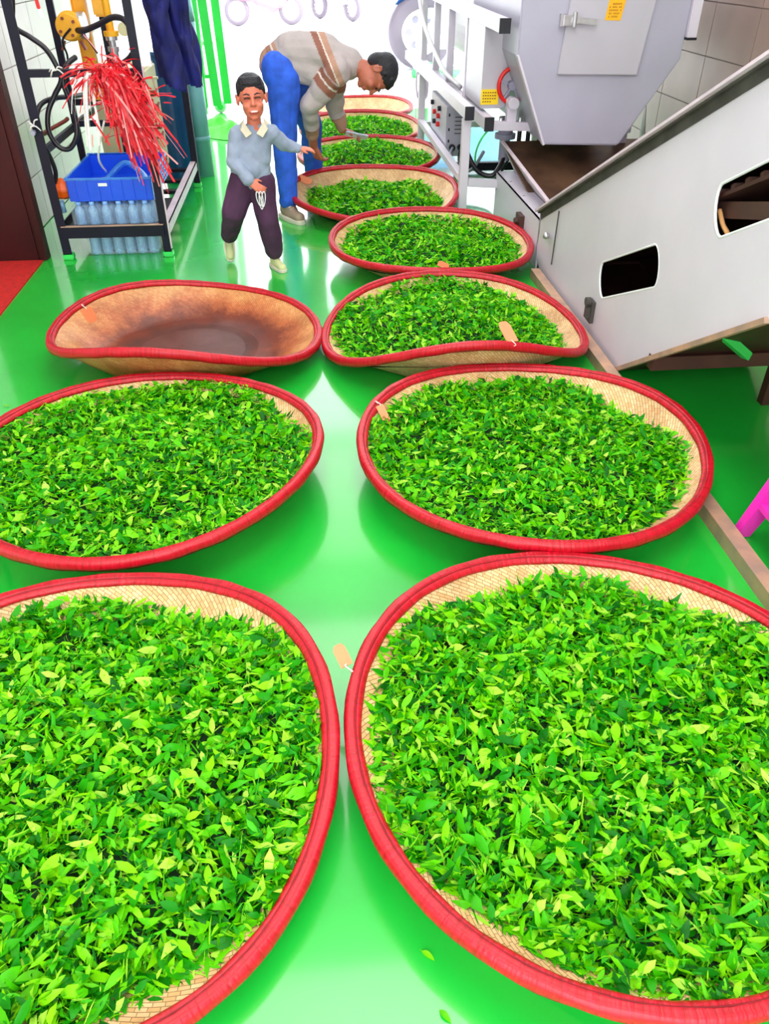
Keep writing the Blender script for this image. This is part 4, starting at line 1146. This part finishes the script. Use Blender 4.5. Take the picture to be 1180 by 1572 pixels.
def flesh(name, m, parent, mb, voxel, smooth=6, noise=0.0, paint=None, nscale=14, cut=None, zs=1.0):
    """union of the shapes in mb as one continuous skin"""
    o = mb.build('raw', m, parent)
    r = o.modifiers.new('r', 'REMESH'); r.mode = 'VOXEL'; r.voxel_size = voxel; r.use_smooth_shade = True
    s = o.modifiers.new('s', 'SMOOTH'); s.iterations = smooth; s.factor = 0.5
    dg = bpy.context.evaluated_depsgraph_get()
    me = bpy.data.meshes.new_from_object(o.evaluated_get(dg))
    o.modifiers.clear(); old = o.data; o.data = me; bpy.data.meshes.remove(old)
    o.name = name; me.name = name
    if not me.materials: me.materials.append(m)
    n = len(me.vertices)
    co = np.empty(n*3, np.float32); me.vertices.foreach_get('co', co); co = co.reshape(-1, 3)
    if noise:
        no = np.empty(n*3, np.float32); me.vertices.foreach_get('normal', no); no = no.reshape(-1, 3)
        rr = np.random.default_rng(len(co)); K = rr.normal(size=(10, 3))*nscale*np.array([1, 1, zs]); ph = rr.uniform(0, 6.28, 10)
        dsp = sum(np.abs(np.sin(co @ K[k] + ph[k])) for k in range(10))/10 - .63
        co = co + no*(dsp*noise*4)[:, None]
        me.vertices.foreach_set('co', co.ravel().astype(np.float32))
    if paint is not None:
        ca = me.color_attributes.new('knit', 'FLOAT_COLOR', 'POINT')
        org = ORG[parent.name]
        w = co + np.array(org)
        ca.data.foreach_set('color', paint(w).astype(np.float32).ravel())
    if cut is not None:
        bm = bmesh.new(); bm.from_mesh(me)
        org = ORG[parent.name]
        bmesh.ops.delete(bm, geom=[v for v in bm.verts if cut(v.co + org)], context='VERTS')
        bm.to_mesh(me); bm.free()
    for p in me.polygons: p.use_smooth = True
    me.update(); ORG[o.name] = ORG[parent.name]
    return o

def hand(mb, wrist, d, up, s=1.0, curl=.5, thumb=1, spread=.18):
    """palm, four unequal fingers and a thumb; d points along the hand, up is the back of the hand"""
    d = Vector(d).normalized(); up = Vector(up); up = (up - d*up.dot(d)).normalized(); side = d.cross(up)*thumb
    w = Vector(wrist); c1 = w + d*.045*s; c2 = w + d*.078*s
    for k in (-1, 0, 1):
        capsule(mb, w + d*.012*s + side*k*.013*s, c2 + side*k*.023*s, .014*s, .0125*s)
    for k, L in enumerate((.068, .076, .072, .056)):
        o = (k - 1.5)*-.0175*s
        b = c2 + side*o; f1 = (d + side*(-(k-1.5)*spread*.4) - up*curl*.4).normalized(); f2 = (d - up*curl*1.2).normalized(); f3 = (d*.6 - up*curl*2.0).normalized()
        m1 = b + f1*L*.45*s; m2 = m1 + f2*L*.32*s; m3 = m2 + f3*L*.25*s
        capsule(mb, b, m1, .0088*s, .0080*s, n=10); capsule(mb, m1, m2, .0080*s, .0074*s, n=10); capsule(mb, m2, m3, .0074*s, .0062*s, n=10)
    t0 = w + d*.025*s + side*.022*s; t1 = t0 + (d*.7 + side*.75 - up*.25).normalized()*.036*s; t2 = t1 + (d*1.0 + side*.15 - up*.45*curl*2).normalized()*.03*s
    capsule(mb, t0, t1, .0125*s, .0100*s, n=10); capsule(mb, t1, t2, .0100*s, .0078*s, n=10)

class Head:
    """local frame: z to the crown, -y out of the face; placed by matrix"""
    def __init__(s, c, crown, face, size, child=False):
        z = Vector(crown).normalized(); f = Vector(face); f = (f - z*f.dot(z)).normalized(); y = -f; x = y.cross(z)
        s.R = Matrix((x, y, z)).transposed(); s.c = Vector(c); s.k = size; s.child = child
    def P(s, x, y, z): return s.c + s.R @ (Vector((x, y, z))*s.k)
    def E(s, mb, c, r): ellip(mb, s.P(*c), tuple(a*s.k for a in r), s.R)
    def C(s, mb, a, b, r0, r1): capsule(mb, s.P(*a), s.P(*b), r0*s.k, r1*s.k, n=12)
    def skin(s, mb):
        s.E(mb, (0, .012, .032), (.074, .092, .086))
        ch = s.child
        s.E(mb, (0, -.028, -.040), (.060 if ch else .057, .062, .068))
        s.E(mb, (0, -.058, -.092), (.024, .022, .018))
        for q in (-1, 1):
            s.E(mb, (q*.034, -.060, -.034), (.026, .026, .024))
            s.E(mb, (q*.030, -.074, .016), (.026, .014, .010))
            s.E(mb, (q*.079, .012, -.004), (.008, .020, .031)); s.C(mb, (q*.076, .004, .018), (q*.088, .022, .022), .006, .006); s.C(mb, (q*.088, .022, .022), (q*.084, .022, -.024), .006, .006)
            s.C(mb, (q*.010, -.098, -.030), (q*.013, -.094, -.030), .007, .006)
        s.C(mb, (0, -.084, .008), (0, -.104, -.026), .008, .0115)
        s.C(mb, (-.020, -.082, -.062), (.020, -.082, -.062), .0065, .0065)
        s.C(mb, (-.016, -.080, -.074), (.016, -.080, -.074), .0075, .0075)
    def hair(s, mb):
        s.E(mb, (0, .022, .052), (.083, .098, .080))
        s.E(mb, (0, .060, .008), (.072, .054, .066))
        for q in (-1, 1): s.C(mb, (q*.074, -.012, .046), (q*.076, -.004, .020), .010, .006)
        for i in range(7):
            a = -.9 + .3*i; s.C(mb, (.062*math.sin(a), -.052*math.cos(a) + .002, .092), (.060*math.sin(a), -.072*math.cos(a), .074), .018, .010)
    def features(s, root, smile=False):
        for q in (-1, 1):
            e = MB()
            e.tube([s.P(q*(.030 + .016*math.cos(t)), -.0865 + .004*abs(math.cos(t)), .000 + (.006 if smile else .004)*math.sin(t)) for t in [PI*k/8 for k in range(9)]], .0034*s.k if smile else .0026*s.k, 6)
            if not smile: ellip(e, s.P(q*.030, -.083, .000), (.009*s.k, .006*s.k, .005*s.k), s.R, 10)
            e.build('eye', M['eye'], root, smooth=True)
            MB().tube([s.P(q*.012, -.0885, .020), s.P(q*.030, -.0885, .027), s.P(q*.050, -.078, .021)], [.003*s.k, .004*s.k, .002*s.k], 6).build('eyebrow', M['hair'], root, smooth=True)
        if smile:
            m = MB(); ellip(m, s.P(0, -.0835, -.067), (.027*s.k, .010*s.k, .0105*s.k), s.R, 14); m.build('mouth', M['lip'], root, smooth=True)
            m = MB(); ellip(m, s.P(0, -.0885, -.063), (.021*s.k, .0065*s.k, .0052*s.k), s.R, 14); m.build('teeth', M['tooth'], root, smooth=True)
        else:
            MB().tube([s.P(-.022, -.0865, -.068), s.P(0, -.091, -.066), s.P(.022, -.0865, -.068)], .0035*s.k, 6).build('mouth', M['lip'], root, smooth=True)

def shoe(heel, d, s, m, root, tilt=0.0, lace=True):
    """heel = centre of the heel on the ground; d = toe direction (may point down or up)"""
    d = Vector(d).normalized(); side = d.cross(Vector((0, 0, 1))).normalized(); up = side.cross(d)
    h = Vector(heel) + up*.0
    L = .25*s
    out = []
    for t in [i/20 for i in range(21)]:
        out.append((t, .034 + .016*math.sin(PI*min(1, t*1.1))**1 - (.03 if t > .93 else 0)*(t-.93)*10))
    pts = [h + d*t*L + side*w*s for t, w in out] + [h + d*t*L - side*w*s for t, w in out[::-1]]
    vs = pts + [p + up*.026*s for p in pts]; n = len(pts)
    so = MB().add(vs, [tuple(range(n))[::-1], tuple(range(n, 2*n))] + [(i, (i+1) % n, (i+1) % n + n, i + n) for i in range(n)])
    mb = MB()
    capsule(mb, h + d*.045*s + up*.05*s, h + d*.055*s + up*.085*s, .038*s, .040*s)
    capsule(mb, h + d*.05*s + up*.045*s, h + d*.205*s + up*.036*s, .037*s, .036*s, (up, .85))
    capsule(mb, h + d*.07*s + up*.075*s, h + d*.16*s + up*.045*s, .032*s, .028*s)
    sh = flesh('shoe', m, root, mb, .005, 4)
    so.build('sole', M['sole'], sh, bevel=.003)
    if lace:
        for k in range(4):
            c = h + d*(.10 + .022*k)*s + up*(.104 - .012*k)*s
            MB().tube([c - side*.022*s - up*.012*s, c, c + side*.022*s - up*.012*s], .0028*s, 5).build('lace', M['sole'], sh)
    return sh

# --- the man bending over the trays
man = thing('person', (-.09, 5.42, 0), 'man in a striped cream pullover and blue jeans bending over the trays with a phone', 'person')
hd = Head((.470, 5.47, .850), (.93, 0.0, -.08), (-.12, -.30, -1), 1.06)
sh1, el1, wr1 = (.225, 5.40, .870), (.048, 5.44, .690), (.058, 5.66, .405)
sh2, el2, wr2 = (.245, 5.68, .860), (.215, 5.80, .640), (.262, 5.84, .475)
hip1, kn1, an1 = (-.110, 5.48, .840), (-.130, 5.45, .470), (-.128, 5.44, .090)
hip2, kn2, an2 = (-.075, 5.66, .840), (.050, 5.92, .480), (.055, 6.14, .090)
b = MB()
hd.skin(b)
capsule(b, (.28, 5.52, .90), (.42, 5.49, .870), .062, .052)
capsule(b, (-.12, 5.57, .86), (.02, 5.56, .94), .115, .11, ((0, 0, 1), .8)); capsule(b, (.02, 5.56, .94), (.24, 5.54, .90), .11, .12, ((0, 0, 1), .75))
for A_, B_, C_ in ((sh1, el1, wr1), (sh2, el2, wr2)):
    capsule(b, (.22, 5.54, .89), A_, .06, .045); capsule(b, A_, B_, .042, .038); capsule(b, B_, C_, .038, .029)
for A_, B_, C_ in ((hip1, kn1, an1), (hip2, kn2, an2)):
    capsule(b, A_, B_, .075, .05); capsule(b, B_, C_, .048, .033); capsule(b, C_, Vector(C_) + Vector((.03, -.05, -.03)), .035, .03)
hand(b, wr1, (.22, .22, -.52), (-.5, -.5, .1), 1.15, 1.25, 1, .08)
hand(b, wr2, (.85, -.05, -.30), (-.1, .3, 1), 1.0, .55, 1)
flesh('body', M['skin'], man, b, .0045, 3)
h = MB(); hd.hair(h); flesh('hair', M['hair'], man, h, .006, 3, .0015, nscale=70)
hd.features(man)
# pullover
k = MB()
capsule(k, (-.115, 5.565, .900), (-.02, 5.56, .955), .140, .148, ((0, 0, 1), .86))
capsule(k, (-.02, 5.56, .955), (.13, 5.55, .942), .150, .152, ((0, 0, 1), .86))
capsule(k, (.13, 5.55, .940), (.275, 5.53, .905), .152, .112, ((0, 0, 1), .86))
capsule(k, (-.06, 5.50, .895), (.09, 5.49, .865), .085, .09)
capsule(k, (.27, 5.53, .905), (.335, 5.515, .895), .100, .066)
capsule(k, (.22, 5.48, .90), sh1, .095, .080); capsule(k, (.22, 5.60, .90), sh2, .095, .075)
capsule(k, sh1, el1, .078, .066); capsule(k, el1, Vector(el1).lerp(Vector(wr1), .55), .064, .046); capsule(k, Vector(el1).lerp(Vector(wr1), .52), Vector(el1).lerp(Vector(wr1), .68), .046, .041)
capsule(k, sh2, el2, .074, .060); capsule(k, el2, Vector(el2).lerp(Vector(wr2), .78), .058, .042); capsule(k, Vector(el2).lerp(Vector(wr2), .7), Vector(el2).lerp(Vector(wr2), .88), .043, .040)
def knit_paint(w):
    n = len(w); x, y, z = w[:, 0], w[:, 1], w[:, 2]
    grey = np.array(lin(176, 162, 162)); brown = np.array(lin(140, 88, 72)); tan = np.array(lin(176, 132, 112)); white = np.array(lin(226, 214, 208))
    c = np.tile(grey, (n, 1))
    s1, e1, w1 = (np.array(v) for v in (sh1, el1, wr1)); s2, e2, w2 = (np.array(v) for v in (sh2, el2, wr2))
    def para(a, b):
        d = b - a; t = ((w - a) @ d)/(d @ d); q = a + np.clip(t, 0, 1)[:, None]*d; return t, np.linalg.norm(w - q, axis=1)
    u = x + .42*(z - .95)
    body = np.ones(n, bool)
    arm = np.zeros(n, bool)
    for s_, e_, w_ in ((s1, e1, w1), (s2, e2, w2)):
        t, dd = para(s_, e_); t2, d2 = para(e_, w_)
        up = (dd < .088) & (t > .12) & (z < .90); lo = (d2 < .075) & (t2 > 0)
        c[up & (t > .18) & (t < .50)] = brown; c[up & (t > .30) & (t < .335)] = white
        c[lo & (t2 > .48)] = tan; c[lo & (t2 > .48) & (t2 < .51)] = brown
        arm |= (up & (t > .15)) | lo
    bo = ~arm
    c[bo & (u < -.12)] = tan; c[bo & (u > -.155) & (u < -.145)] = white; c[bo & (u > -.19) & (u < -.158)] = brown*.6 + tan*.4
    c[bo & (u > .125) & (u < .165)] = brown; c[bo & (u >= .165) & (u < .172)] = white; c[bo & (u >= .172) & (u < .21)] = tan
    return c
flesh('pullover', M['knit'], man, k, .006, 5, .010, knit_paint, nscale=15)
# jeans
j = MB()
capsule(j, (-.125, 5.50, .865), (-.105, 5.64, .865), .125, .118)
capsule(j, (-.10, 5.56, .88), (-.03, 5.56, .92), .120, .11, ((0, 0, 1), .9))
for A_, B_, C_, f in ((hip1, kn1, an1, 1), (hip2, kn2, an2, 1)):
    capsule(j, A_, B_, .112, .080); capsule(j, B_, Vector(B_).lerp(Vector(C_), .85), .078, .064)
    capsule(j, Vector(B_).lerp(Vector(C_), .8), Vector(B_).lerp(Vector(C_), .92), .062, .066)
flesh('jeans', M['jeans'], man, j, .006, 5, .008, nscale=16, zs=.6)
s0 = []
for t in [i/12 for i in range(13)]:
    p = Vector(hip1).lerp(Vector(kn1), t) if t <= 1 else 0; s0.append(p + Vector((.035, -.112 + .03*t, 0)))
sh_a = shoe((-.175, 5.50, 0), (.50, -.86, 0), 1.08, M['shoe_man'], man)
sh_b = shoe((.02, 6.22, 0), (.75, -.60, 0), 1.08, M['shoe_man'], man)
ph = thing('phone', (0.355, 5.8, 0.437), 'pale silver phone held flat in the bending man\'s hand', 'phone')
R_ = Matrix.Rotation(.20, 3, 'Y') @ Matrix.Rotation(-.55, 3, 'X')
pc = Vector((0.36, 5.8, 0.441))
MB().box(pc - Vector((.078, .038, .004)), pc + Vector((.078, .038, .004)), R_).build('phone_body', M['phone'], ph, bevel=.003)
MB().box(pc + Vector((-.070, -.033, .0042)), pc + Vector((.070, .033, .0052)), R_, tuple(pc)).build('screen', M['hatch'], ph)

# --- the walking boy
boy = thing('person', (-.30, 4.46, 0), 'small smiling boy in a blue-grey jumper and plum trousers striding past the trays', 'person')
bh = Head((-.255, 4.46, .868), (-.06, .10, 1), (.10, -1, -.08), .90, True)
shl, ell, wrl = (-.345, 4.46, .700), (-.375, 4.42, .575), (-.300, 4.34, .495)
shr, elr, wrr = (-.165, 4.46, .705), (-.110, 4.50, .640), (-.035, 4.52, .618)
hl_, kl_, al_ = (-.345, 4.47, .46), (-.405, 4.43, .315), (-.468, 4.56, .145)
hr_, kr_, ar_ = (-.245, 4.47, .46), (-.222, 4.41, .270), (-.205, 4.45, .075)
b = MB(); bh.skin(b)
capsule(b, (-.255, 4.475, .70), (-.255, 4.47, .80), .040, .036)
capsule(b, (-.30, 4.47, .47), (-.26, 4.47, .68), .072, .078, ((0, 1, 0), .8))
for A_, B_, C_ in ((shl, ell, wrl), (shr, elr, wrr)):
    capsule(b, (-.255, 4.47, .70), A_, .045, .030); capsule(b, A_, B_, .028, .024); capsule(b, B_, C_, .024, .018)
for A_, B_, C_ in ((hl_, kl_, al_), (hr_, kr_, ar_)):
    capsule(b, A_, B_, .050, .036); capsule(b, B_, C_, .034, .024)
hand(b, wrl, (.75, -.35, -.45), (-.3, -.9, .3), .66, .75, -1)
hand(b, wrr, (1, .1, -.12), (0, -.2, 1), .62, .3, 1)
flesh('body', M['skin2'], boy, b, .004, 3)
h = MB(); bh.hair(h); flesh('hair', M['hair'], boy, h, .005, 3, .0012, nscale=70)
bh.features(boy, True)
k = MB()
capsule(k, (-.298, 4.47, .535), (-.275, 4.47, .62), .108, .098, ((0, 1, 0), .78))
capsule(k, (-.275, 4.47, .60), (-.256, 4.47, .675), .100, .086, ((0, 1, 0), .78))
capsule(k, (-.30, 4.47, .505), (-.29, 4.47, .53), .100, .105, ((0, 1, 0), .78))
capsule(k, (-.255, 4.47, .690), shl, .062, .046); capsule(k, (-.255, 4.47, .690), shr, .062, .044)
capsule(k, shl, ell, .046, .040); capsule(k, ell, Vector(ell).lerp(Vector(wrl), .92), .040, .034)
capsule(k, shr, elr, .043, .038); capsule(k, elr, Vector(elr).lerp(Vector(wrr), .9), .036, .027)
flesh('jumper', M['boysweater'], boy, k, .005, 4, .007, nscale=20)
for s in (-1, 1):
    c0 = Vector((-.255 + s*.012, 4.385, .715)); c1 = Vector((-.255 + s*.052, 4.43, .765)); c2 = Vector((-.255 + s*.068, 4.40, .728)); c3 = Vector((-.255 + s*.042, 4.376, .698))
    c4 = Vector((-.255 + s*.045, 4.51, .768)); c5 = Vector((-.255 + s*.085, 4.50, .735)); t = Vector((0, -.005, .004))
    MB().add([c0, c1, c2, c3, c4, c5] + [v + t for v in (c0, c1, c2, c3, c4, c5)],
             [(0,1,2,3),(1,4,5,2),(9,8,7,6),(8,11,10,7),(0,6,7,1),(1,7,10,4),(4,10,11,5),(5,11,8,2),(2,8,9,3),(3,9,6,0)]).build('collar', M['collar'], boy, smooth=False)
j = MB()
capsule(j, (-.345, 4.47, .475), (-.250, 4.47, .475), .072, .072)
capsule(j, hl_, kl_, .080, .064); capsule(j, kl_, Vector(kl_).lerp(Vector(al_), .82), .062, .052)
capsule(j, hr_, kr_, .078, .060); capsule(j, kr_, Vector(kr_).lerp(Vector(ar_), .85), .060, .052)
flesh('trousers', M['boypants'], boy, j, .005, 4, .008, nscale=18)
MB().box((-.245, 4.325, .37), (-.237, 4.33, .40)).build('pocket_mark', M['white'], boy)
shoe((-.475, 4.66, .13), (.03, -.42, -.52), .66, M['shoe_boy'], boy)
shoe((-.225, 4.50, .0), (.42, -.9, 0.0), .68, M['shoe_boy'], boy)
kr = thing('wire_loops', (-.25, 4.30, .45), 'thin white looped wires dangling from the boy\'s fist', 'toy')
for i, (dx, dz) in enumerate(((-.02, -.06), (.0, -.075), (.02, -.065))):
    c = Vector((-.245 + dx*.6, 4.29, .45 + dz*.5))
    MB().tube([c + Vector((.010*math.cos(a) + dx*.3*math.sin(a), .004*math.sin(2*a), abs(dz)*.6*math.sin(a))) for a in [2*PI*q/16 for q in range(16)]], .0028, 5, closed=True).build('loop', M['white'], kr, smooth=True)

# navy jacket hanging on the far corner of the rack
jk = thing('hanging_jacket', (-.78, 5.55, 1.6), 'navy blue work jacket hanging from the rack corner, one sleeve open', 'jacket')
q = MB()
for i, (x, w) in enumerate(((-.80, .06), (-.755, .055), (-.71, .05))):
    capsule(q, (x - .03, 5.50, 1.72), (x + .005 + i*.014, 5.52, .74 - .02*i), .080, w + .012, ((0, 1, 0), .7))
capsule(q, (-.72, 5.56, 1.45), (-.665, 5.56, .74), .065, .06, ((0, 1, 0), .6))
flesh('jacket_body', M['jacket'], jk, q, .008, 6, .030, nscale=26, zs=.22, cut=lambda v: v.z < .80 + (v.x + .70)*-.25)
q = MB(); capsule(q, (-.82, 5.40, 1.66), (-.80, 5.38, 1.15), .07, .065); capsule(q, (-.80, 5.38, 1.15), (-.755, 5.38, .80), .065, .062)
flesh('sleeve', M['jacket'], jk, q, .008, 3, .022, nscale=22, zs=.4, cut=lambda v: v.z < .795 + (v.x + .755)*-.45)

# ---------------------------------------------------------------- outside the doorway
gt = thing('folding_gate', (-1.0, 9.3, 0), 'light green folding steel gate pushed open at the side of the doorway', 'gate')
for x0, y0, x1, w in ((-1.18, 9.35, -1.18, .05), (-1.05, 9.30, -1.04, .10), (-.91, 9.42, -1.0, .09), (-.81, 9.55, -.86, .085), (-1.12, 9.5, -1.12, .04)):
    MB().bar((x0, y0, .10), (x1, y0, 2.3), w, .05, (0, 1, 0)).build('gate_post', M['gate'], gt, bevel=.004)
for z in (.36, .66, 1.05, 1.6):
    MB().box((-1.22, 9.40, z), (-.88, 9.43, z + .035)).build('gate_bar', M['white' if z == .66 else 'gate'], gt)
for i in range(7):
    MB().box((-1.21 + i*.048, 9.44, .36), (-1.195 + i*.048, 9.455, 1.6)).build('gate_slat', M['gate'], gt)
MB().cyl((-1.04, 9.3, .04), (-1.04, 9.3, .12), .03).build('floor_bolt', M['gate'], gt)
cw = MB().lathe([(.02, -.02), (.05, -.025), (.065, -.015), (.065, .015), (.05, .025), (.02, .02), (.02, -.02)], (-.90, 9.62, .066), 'y', 24).build('caster', M['white'], gt, smooth=True)
MB().cyl((-.90, 9.58, .066), (-.90, 9.66, .066), .032).build('caster_hub', M['gate'], cw)
tp = MB()
NX, NY = 26, 16
for j in range(NY + 1):
    for i in range(NX + 1):
        u, v = i/NX, j/NY
        hh = (math.sin(PI*u)*math.sin(PI*v))**.5
        z = hh*(.085 + .03*math.sin(9*u + 4*v) + .025*math.sin(17*v - 6*u) + .015*math.sin(25*u + 11*v)) + .004
        tp.v.append((-1.14 + .62*u + .04*math.sin(6*v), 8.30 + .75*v - .28*u + .03*math.sin(7*u), z))
for j in range(NY):
    for i in range(NX):
        a = j*(NX+1) + i; tp.f.append((a, a+1, a+NX+2, a+NX+1))
tag(tp.build('folded_tarp', M['tarp'], org=(-.9, 8.6, 0), smooth=True), 'bright green crumpled tarp lying on the floor by the green gate', 'tarp')

# truck parked outside
tk = thing('parked_truck', (1.9, 13.6, 0), 'blue truck with a large wheel and pale bumper parked outside the doorway', 'truck')
MB().prism([(12.95, .92), (12.95, 1.55), (14.2, 1.7), (17, 1.7), (17, .8), (13.2, .80)], 1.36, 3.3, 'x').build('cab_body', M['truckblue'], tk, bevel=.05)
MB().box((1.345, 12.86, 1.12), (2.2, 12.9, 1.145)).build('trim_strip', M['white'], tk)
def wheel(cx, cy, cz, r, w, root, ax='x'):
    P = (lambda a, b, c: (cx + a, cy + b, cz + c)) if ax == 'x' else (lambda a, b, c: (cx + b, cy + a, cz + c))
    t = MB().lathe([(r*.62, -w/2), (r*.9, -w/2), (r, -w*.36), (r, w*.36), (r*.9, w/2), (r*.62, w/2), (r*.62, -w/2)], (cx, cy, cz), ax, 36).build('tyre', M['glare_tyre'], root, smooth=True)
    d = MB().lathe([(r*.62, -w*.42), (r*.62, w*.42), (r*.5, w*.2), (.08*r, w*.1), (.001, w*.12)], (cx, cy, cz), ax, 36)
    d.lathe([(r*.62, -w*.42), (r*.54, -w*.44), (r*.5, -w*.25), (r*.2, -w*.15), (r*.16, -w*.4), (.001, -w*.4)], (cx, cy, cz), ax, 36)
    d.build('wheel_rim', M['rim'], t)
    for k in range(6):
        a = 2*PI*k/6; MB().cyl(P(-w*.32, r*.38*math.cos(a), r*.38*math.sin(a)), P(-w*.2, r*.38*math.cos(a), r*.38*math.sin(a)), r*.09, n=8).build('wheel_hole', M['bikegrey'], t)
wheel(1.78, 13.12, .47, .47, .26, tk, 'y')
MB().tube([(1.78 + .56*math.cos(a), 12.98, .50 + .54*math.sin(a)) for a in [PI*(.05 + .9*k/12) for k in range(13)]], .03, 8, flat=2).build('wheel_arch', M['rim'], tk, smooth=True)
MB().box((1.66, 12.55, .30), (2.3, 12.75, .58)).build('bumper', M['pale_green'], tk, bevel=.03)
MB().box((1.70, 12.535, .50), (2.2, 12.55, .53)).box((1.70, 12.535, .38), (2.2, 12.55, .41)).build('bumper_slot', M['bikegrey'], tk)
MB().box((1.70, 12.7, .66), (2.1, 12.9, .78)).build('step', M['pale_green'], tk, bevel=.02)
tag(MB().tube(catmull([(1.6, 12.2, .04), (1.8, 12.4, .10), (2.0, 12.1, .05), (2.2, 12.35, .06)], 6), .07, 8).build('green_bag', M['gate'], org=(1.8, 12.2, 0), smooth=True), 'green cloth bag lying on the ground in front of the truck wheel', 'bag')
# trolley with small wheel behind the frame
tr = thing('hand_trolley', (1.42, 10.3, 0), 'small trolley with a pale green guard over its fat tyre just outside', 'trolley')
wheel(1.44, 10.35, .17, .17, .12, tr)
MB().box((1.34, 10.2, .30), (1.9, 10.5, .35)).build('guard', M['pale_green'], tr, bevel=.02)
MB().bar((1.85, 10.35, .33), (1.95, 10.35, 1.0), .03, .03).build('handle', M['white'], tr)
MB().box((1.75, 10.3, 0.0), (1.8, 10.4, .32)).build('prop_leg', M['white'], tr)

def motorbike(loc, rz, body, lab):
    r = thing('motorbike', (0, 0, 0), lab, 'motorbike')
    for x in (-.62, .62):
        t = MB().lathe([(.2, -.05), (.27, -.05), (.29, 0), (.27, .05), (.2, .05), (.2, -.05)], (x, 0, .29), 'y', 28).build('tyre', M['glare_tyre'], r, smooth=True)
        s = MB()
        for k in range(6):
            a = PI*k/6; s.bar((x - .2*math.cos(a), 0, .29 - .2*math.sin(a)), (x + .2*math.cos(a), 0, .29 + .2*math.sin(a)), .02, .02)
        s.build('spokes', M['rim'], t)
    m = MB(); capsule(m, (-.6, 0, .62), (-.1, 0, .55), .13, .12); capsule(m, (-.1, 0, .5), (.25, 0, .40), .13, .12); capsule(m, (.38, 0, .42), (.48, 0, .95), .10, .09, ((0, 1, 0), 1.2)); capsule(m, (.2, 0, .33), (.45, 0, .5), .09, .1)
    o = flesh('fairing', body, r, m, .02, 3)
    MB().bar((-.72, 0, .76), (.02, 0, .72), .24, .09).build('seat', M['black'], r, bevel=.03)
    MB().tube([(.62, -.07, .29), (.50, -.08, .9)], .022, 8).tube([(.62, .07, .29), (.50, .08, .9)], .022, 8).build('fork', M['rim'], r)
    MB().tube(catmull([(.36, -.34, 1.06), (.46, -.15, 1.02), (.46, .15, 1.02), (.36, .34, 1.06)], 4), .016, 8).build('handlebar', M['black'], r)
    MB().cyl((-.5, .16, .32), (.05, .16, .30), .05).build('exhaust', M['rim'], r)
    MB().box((.5, -.06, .56), (.8, .06, .6)).build('mudguard', body, r, bevel=.015)
    r.location = loc; r.rotation_euler.z = rz
    return r
motorbike((-.75, 21.2, -.01), .15, M['bikered'], 'pale red motorbike parked out in the bright yard beyond the bending man')
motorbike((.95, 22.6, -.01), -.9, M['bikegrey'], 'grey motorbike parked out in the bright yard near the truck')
